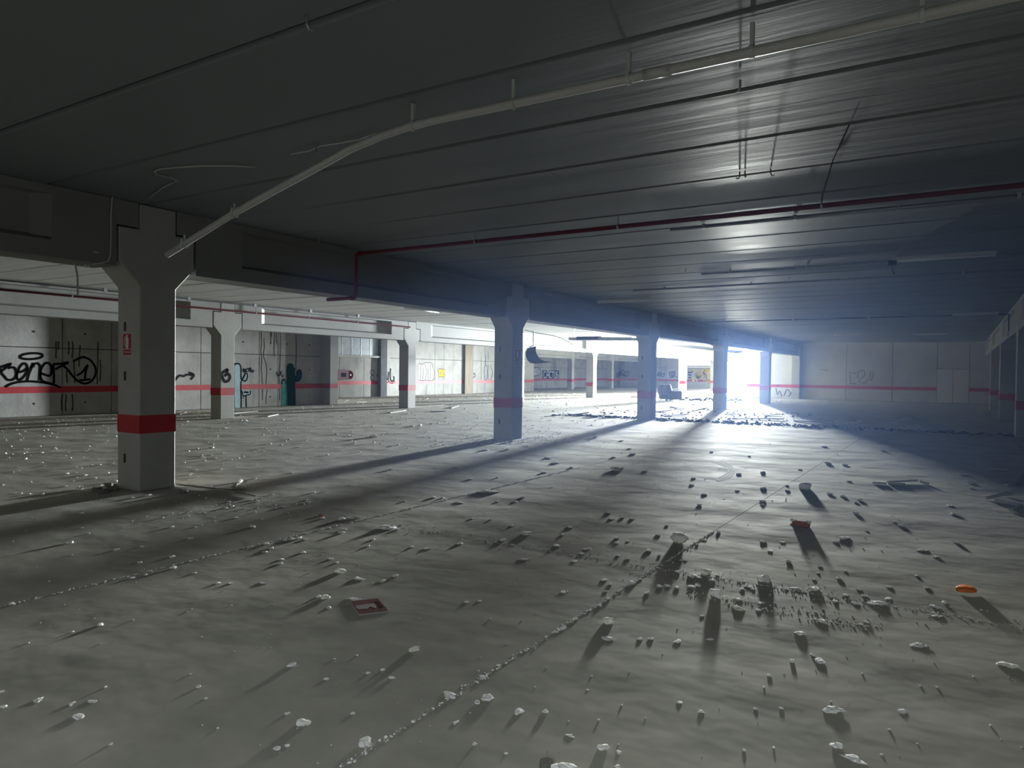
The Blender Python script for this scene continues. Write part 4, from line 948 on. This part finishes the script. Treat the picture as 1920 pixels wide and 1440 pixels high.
for i, (a, b) in enumerate((((1080,778),(1102,776)), ((1232,773),(1258,771)), ((1246,781),(1290,779)), ((1360,777),(1386,779)), ((1362,768),(1420,769)), ((1435,780),(1462,779)), ((1372,785),(1470,788)), ((1300,771),(1330,764)), ((1300,759),(1332,752)), ((1258,763),(1285,769)), ((1365,757),(1390,759)), ((1490,790),(1530,794)))):
    board(a, b, 0.12, 0.035, M['board'], ['dark board left of the third dividing pillar in the rubble', 'short dark board close by the third dividing pillar foot, under the armchair', 'longer dark board in the rubble right of the third dividing pillar', 'short dark board just right of the fourth dividing pillar in the rubble', 'long thin dark board level with the fourth dividing pillar foot', 'dark board before the foot of the fifth dividing pillar', 'longest dark board, lying along the rubble line', 'slanting dark board left of the fourth dividing pillar foot', 'slanting dark board between armchair and fourth dividing pillar, farther back', 'dark board just before the armchair', 'stubby dark board in the bright opening', 'dark board at the edge of the fan shadow'][i], 'dark boards in the rubble', 0.03)
for a, b, lab in (((768,764),(832,760),'long pale batten at the foot of the middle-row arrow pillar'), ((730,775),(760,770),'short pale batten before the long one at the arrow pillar'), ((845,766),(858,762),'stubby pale batten beside the white heap past the arrow pillar'),
                  ((807,772),(836,772),'thin pale batten on the floor right of the arrow pillar foot'), ((668,755),(686,754),'pale slat on the floor before the hose reel wall'), ((437,776),(482,772),'pale board lying past the letter B pillar'), ((500,782),(520,778),'short pale board chip right of the letter B pillar'), ((335,778),(347,774),'pale board end left of the letter B pillar')):
    board(a, b, 0.10, 0.03, M['paleboard'], lab)
for a, b, w, t, lab, tl in (((1636,907),(1662,909),0.03,0.03,'short thin white tube at the near end of the stray tube row',0), ((1664,906),(1720,904),0.03,0.03,'long thin white tube lying on the dim slabs',0.01), ((1664,908),(1697,910),0.03,0.03,'thin white tube crossing under the long one',0), ((1726,905),(1741,909),0.03,0.03,'last bent end of the stray white tube row',0),
                         ((1850,937),(1924,929),0.05,0.03,'raised pale batten of the heap at the right frame edge',0.08), ((1868,942),(1924,951),0.09,0.05,'thick pale batten lowest in the heap at the frame edge',0), ((1895,960),(1915,952),0.04,0.03,'stub of batten under the thick one at the frame edge',0.02), ((1903,913),(1922,892),0.05,0.04,'slanting dark batten above the heap at the frame edge',0),
                         ((1882,930),(1924,934),0.06,0.04,'middle pale batten in the heap at the frame edge',0.04), ((1855,881),(1890,883),0.04,0.03,'pale thin lath lying far along the side row',0)):
    board(a, b, w, t, M['paleboard'] if 'dark' not in lab else M['board'], lab, tilt=tl)
# crumpled sheet and white heap near the side row
w = onz(1715, 806); o = empty('crumpled_sheet', w, label='crumpled pale sheet lying tented on the floor before the blank end wall', cat='sheet')
V_ = [(-1.0,0.0,0.0),(-0.35,0.5,0.03),(0.9,0.4,0.02),(0.9,-0.3,0.05),(0.3,-0.45,0.02),(-0.15,0.05,0.42),(0.45,0.0,0.26),(0.1,-0.3,0.2),(-0.5,-0.3,0.02)]
me = bpy.data.meshes.new('sheet'); me.from_pydata(V_, [], [(0,5,1),(1,5,6),(1,6,2),(2,6,3),(3,6,7),(3,7,4),(4,7,8),(7,5,8),(8,5,0),(5,7,6)]); me.update()
s2 = link('sheet', me, M['paleboard'], o); md = s2.modifiers.new('t', 'SOLIDIFY'); md.thickness = 0.01; md.offset = 1
for i, (px, py, sz) in enumerate(((1600,791,16),(1612,789,12),(1545,786,14),(1570,789,12),(1590,793,14),(1505,783,10))):
    chunk(px, py, sz, 'white plaster heap, %s of six before the end wall' % ['topmost in the middle', 'small central', 'second from the dividing row', 'small one third from the dividing row', 'lowest', 'closest to the dividing row'][i], 'white heaps before the blank end wall', kind='long')
# foot of the big pillar: stones, tube, loose wires
M['stone'] = mat('dusty_stone', (0.17,0.165,0.14), 0.9, 0.2, vary=0.3, vscale=14)
STONE = lump_mesh('round_stone', 97, 0.8, 2, 0.15); STONE.materials.clear(); STONE.materials.append(M['stone'])
for px, py, sz, lab in ((182,921,18,'dusty round stone outermost of the pile beside the big pillar'), (194,925,20,'dusty round stone lowest of the pile beside the big pillar'), (212,920,22,'flat dusty stone against the big pillar'), (204,912,16,'dusty stone on the far side of the pile by the big pillar'), (219,913,14,'small bright topped stone touching the big pillar'), (345,924,14,'dusty stone in the shadow past the corner of the big pillar')):
    w = onz(px, py); o = link('round_stone', STONE, loc=w, rot=(0,0,rd.uniform(0,6)), label=lab, cat='stone'); s_ = sz/scale_at(w); o.scale = (s_*1.1, s_, s_*0.9)
o = empty('loose_wires', onz(400, 920), label='bundle of loose wires lying on the floor from the big pillar foot', cat='wire')
for i, pts_ in enumerate(([(328,908),(370,915),(420,920),(452,926),(478,932)], [(328,903),(360,912),(395,918),(440,925)], [(330,912),(380,917),(430,922),(462,921)], [(400,916),(440,910),(463,907)])):
    P_ = [onz(*q) + Vector((0,0,0.014+0.006*i)) for q in pts_]
    kid(MB().tube(P_, 0.008, 6), 'wire', M['paleboard'] if i % 2 else M['stone'], o)
A, B = onz(433,921)+Vector((0,0,0.03)), onz(452,908)+Vector((0,0,0.05))
o = empty('white_tube', A, label='short white tube propped on the loose wires by the big pillar', cat='tube')
kid(MB().tube([A, B], 0.026, 12), 'tube_wall', M['white'], o, smooth=True)
# orange things
M['orange'] = mat('orange_tile', (0.62,0.16,0.04), 0.6, 0.4, vary=0.12, vscale=20)
M['brick'] = mat('broken_red_brick', (0.34,0.13,0.08), 0.9, 0.2, vary=0.3, vscale=20)
w = onz(1812,1110); o = empty('orange_shard', w, 0.4, label='bright orange curved shard lying alone on the dim slab', cat='shard')
mb = MB(); n = 12; rows = []
for i in range(n+1):
    t = math.pi*(i/n); rows.append((0.075*math.cos(t), 0.055*math.sin(t)))
mb.v = [(x, y, 0.012+0.018*(1-(x/0.075)**2)) for x, y in rows] + [(x*0.95, -y*0.55, 0.004) for x, y in rows]
mb.f = [(i, i+1, n+2+i, n+1+i) for i in range(n)]
so2 = mb.build('shell', M['orange'], o, smooth=True); md = so2.modifiers.new('t','SOLIDIFY'); md.thickness = 0.012
kid_ = MB().obox((-0.06,0.0,0.035),(0.06,0.005,0.035),0.012,0.006).build('ridge', M['orange'], o)
w = onz(1502,987); o = empty('brick_piece', w, -0.1, label='broken red brick topped with mortar standing past the cross joint', cat='brick')
MB().box(-0.09,-0.035,0,0.09,0.035,0.062).build('brick_body', M['brick'], o, bevel=0.008)
for x in (-0.08, 0.08): 
    o3 = link('mortar_lump', LUMP[3], parent=o, loc=(x,-0.01,0.05)); o3.scale = (0.05,0.06,0.05)
w = onz(601,967); o = link('brick_chip', RUB[1].copy(), loc=w, label='small orange brick chip lying behind a white lump before the big pillar', cat='brick'); o.data.materials.clear(); o.data.materials.append(M['orange']); o.scale = (0.07,0.05,0.04)
w = onz(1190,745); o = link('red_rag', RUB[2].copy(), loc=w, label='dark red rag lying on the bright floor between the middle-row pillars', cat='rag'); o.data.materials.clear(); o.data.materials.append(M['brick']); o.scale = (0.5,0.4,0.3)
# cap with a nail at the lower frame edge
w = onz(1025,1437); o = empty('round_disc', w, label='dark round disc with a thin nail standing in it at the lower edge', cat='cap')
MB().tube([(0,0,0),(0,0,0.012),(0,0,0.022)], 0.03, 18).build('disc', M['stone'], o)
MB().tube([(0,0,0.02),(0.0,0.004,0.06)], 0.0016, 6).tube([(0.0,0.004,0.06),(0,0.004,0.062)], 0.004, 8).build('nail', M['steel'], o)
# ------------------------------------------------------------------ blue haze added in the camera's bay for the lens flare veil
def haze():
    m_ = bpy.data.materials.new('flare_veil_haze'); m_.use_nodes = True
    N = m_.node_tree.nodes; L = m_.node_tree.links
    N.remove(N['Principled BSDF'])
    v = N.new('ShaderNodeVolumeScatter'); v.inputs['Color'].default_value = (0.32, 0.50, 1.0, 1)
    v.inputs['Density'].default_value = HAZE; v.inputs['Anisotropy'].default_value = 0.35
    L.new(v.outputs[0], N['Material Output'].inputs['Volume'])
    MB().box(-9.1, 6.5, 0.01, 2.45, 52.2, 3.95).build('haze', m_, label='thin bluish haze added in place of the lens flare veil', kind='stuff')
HAZE = 0.0068
haze()
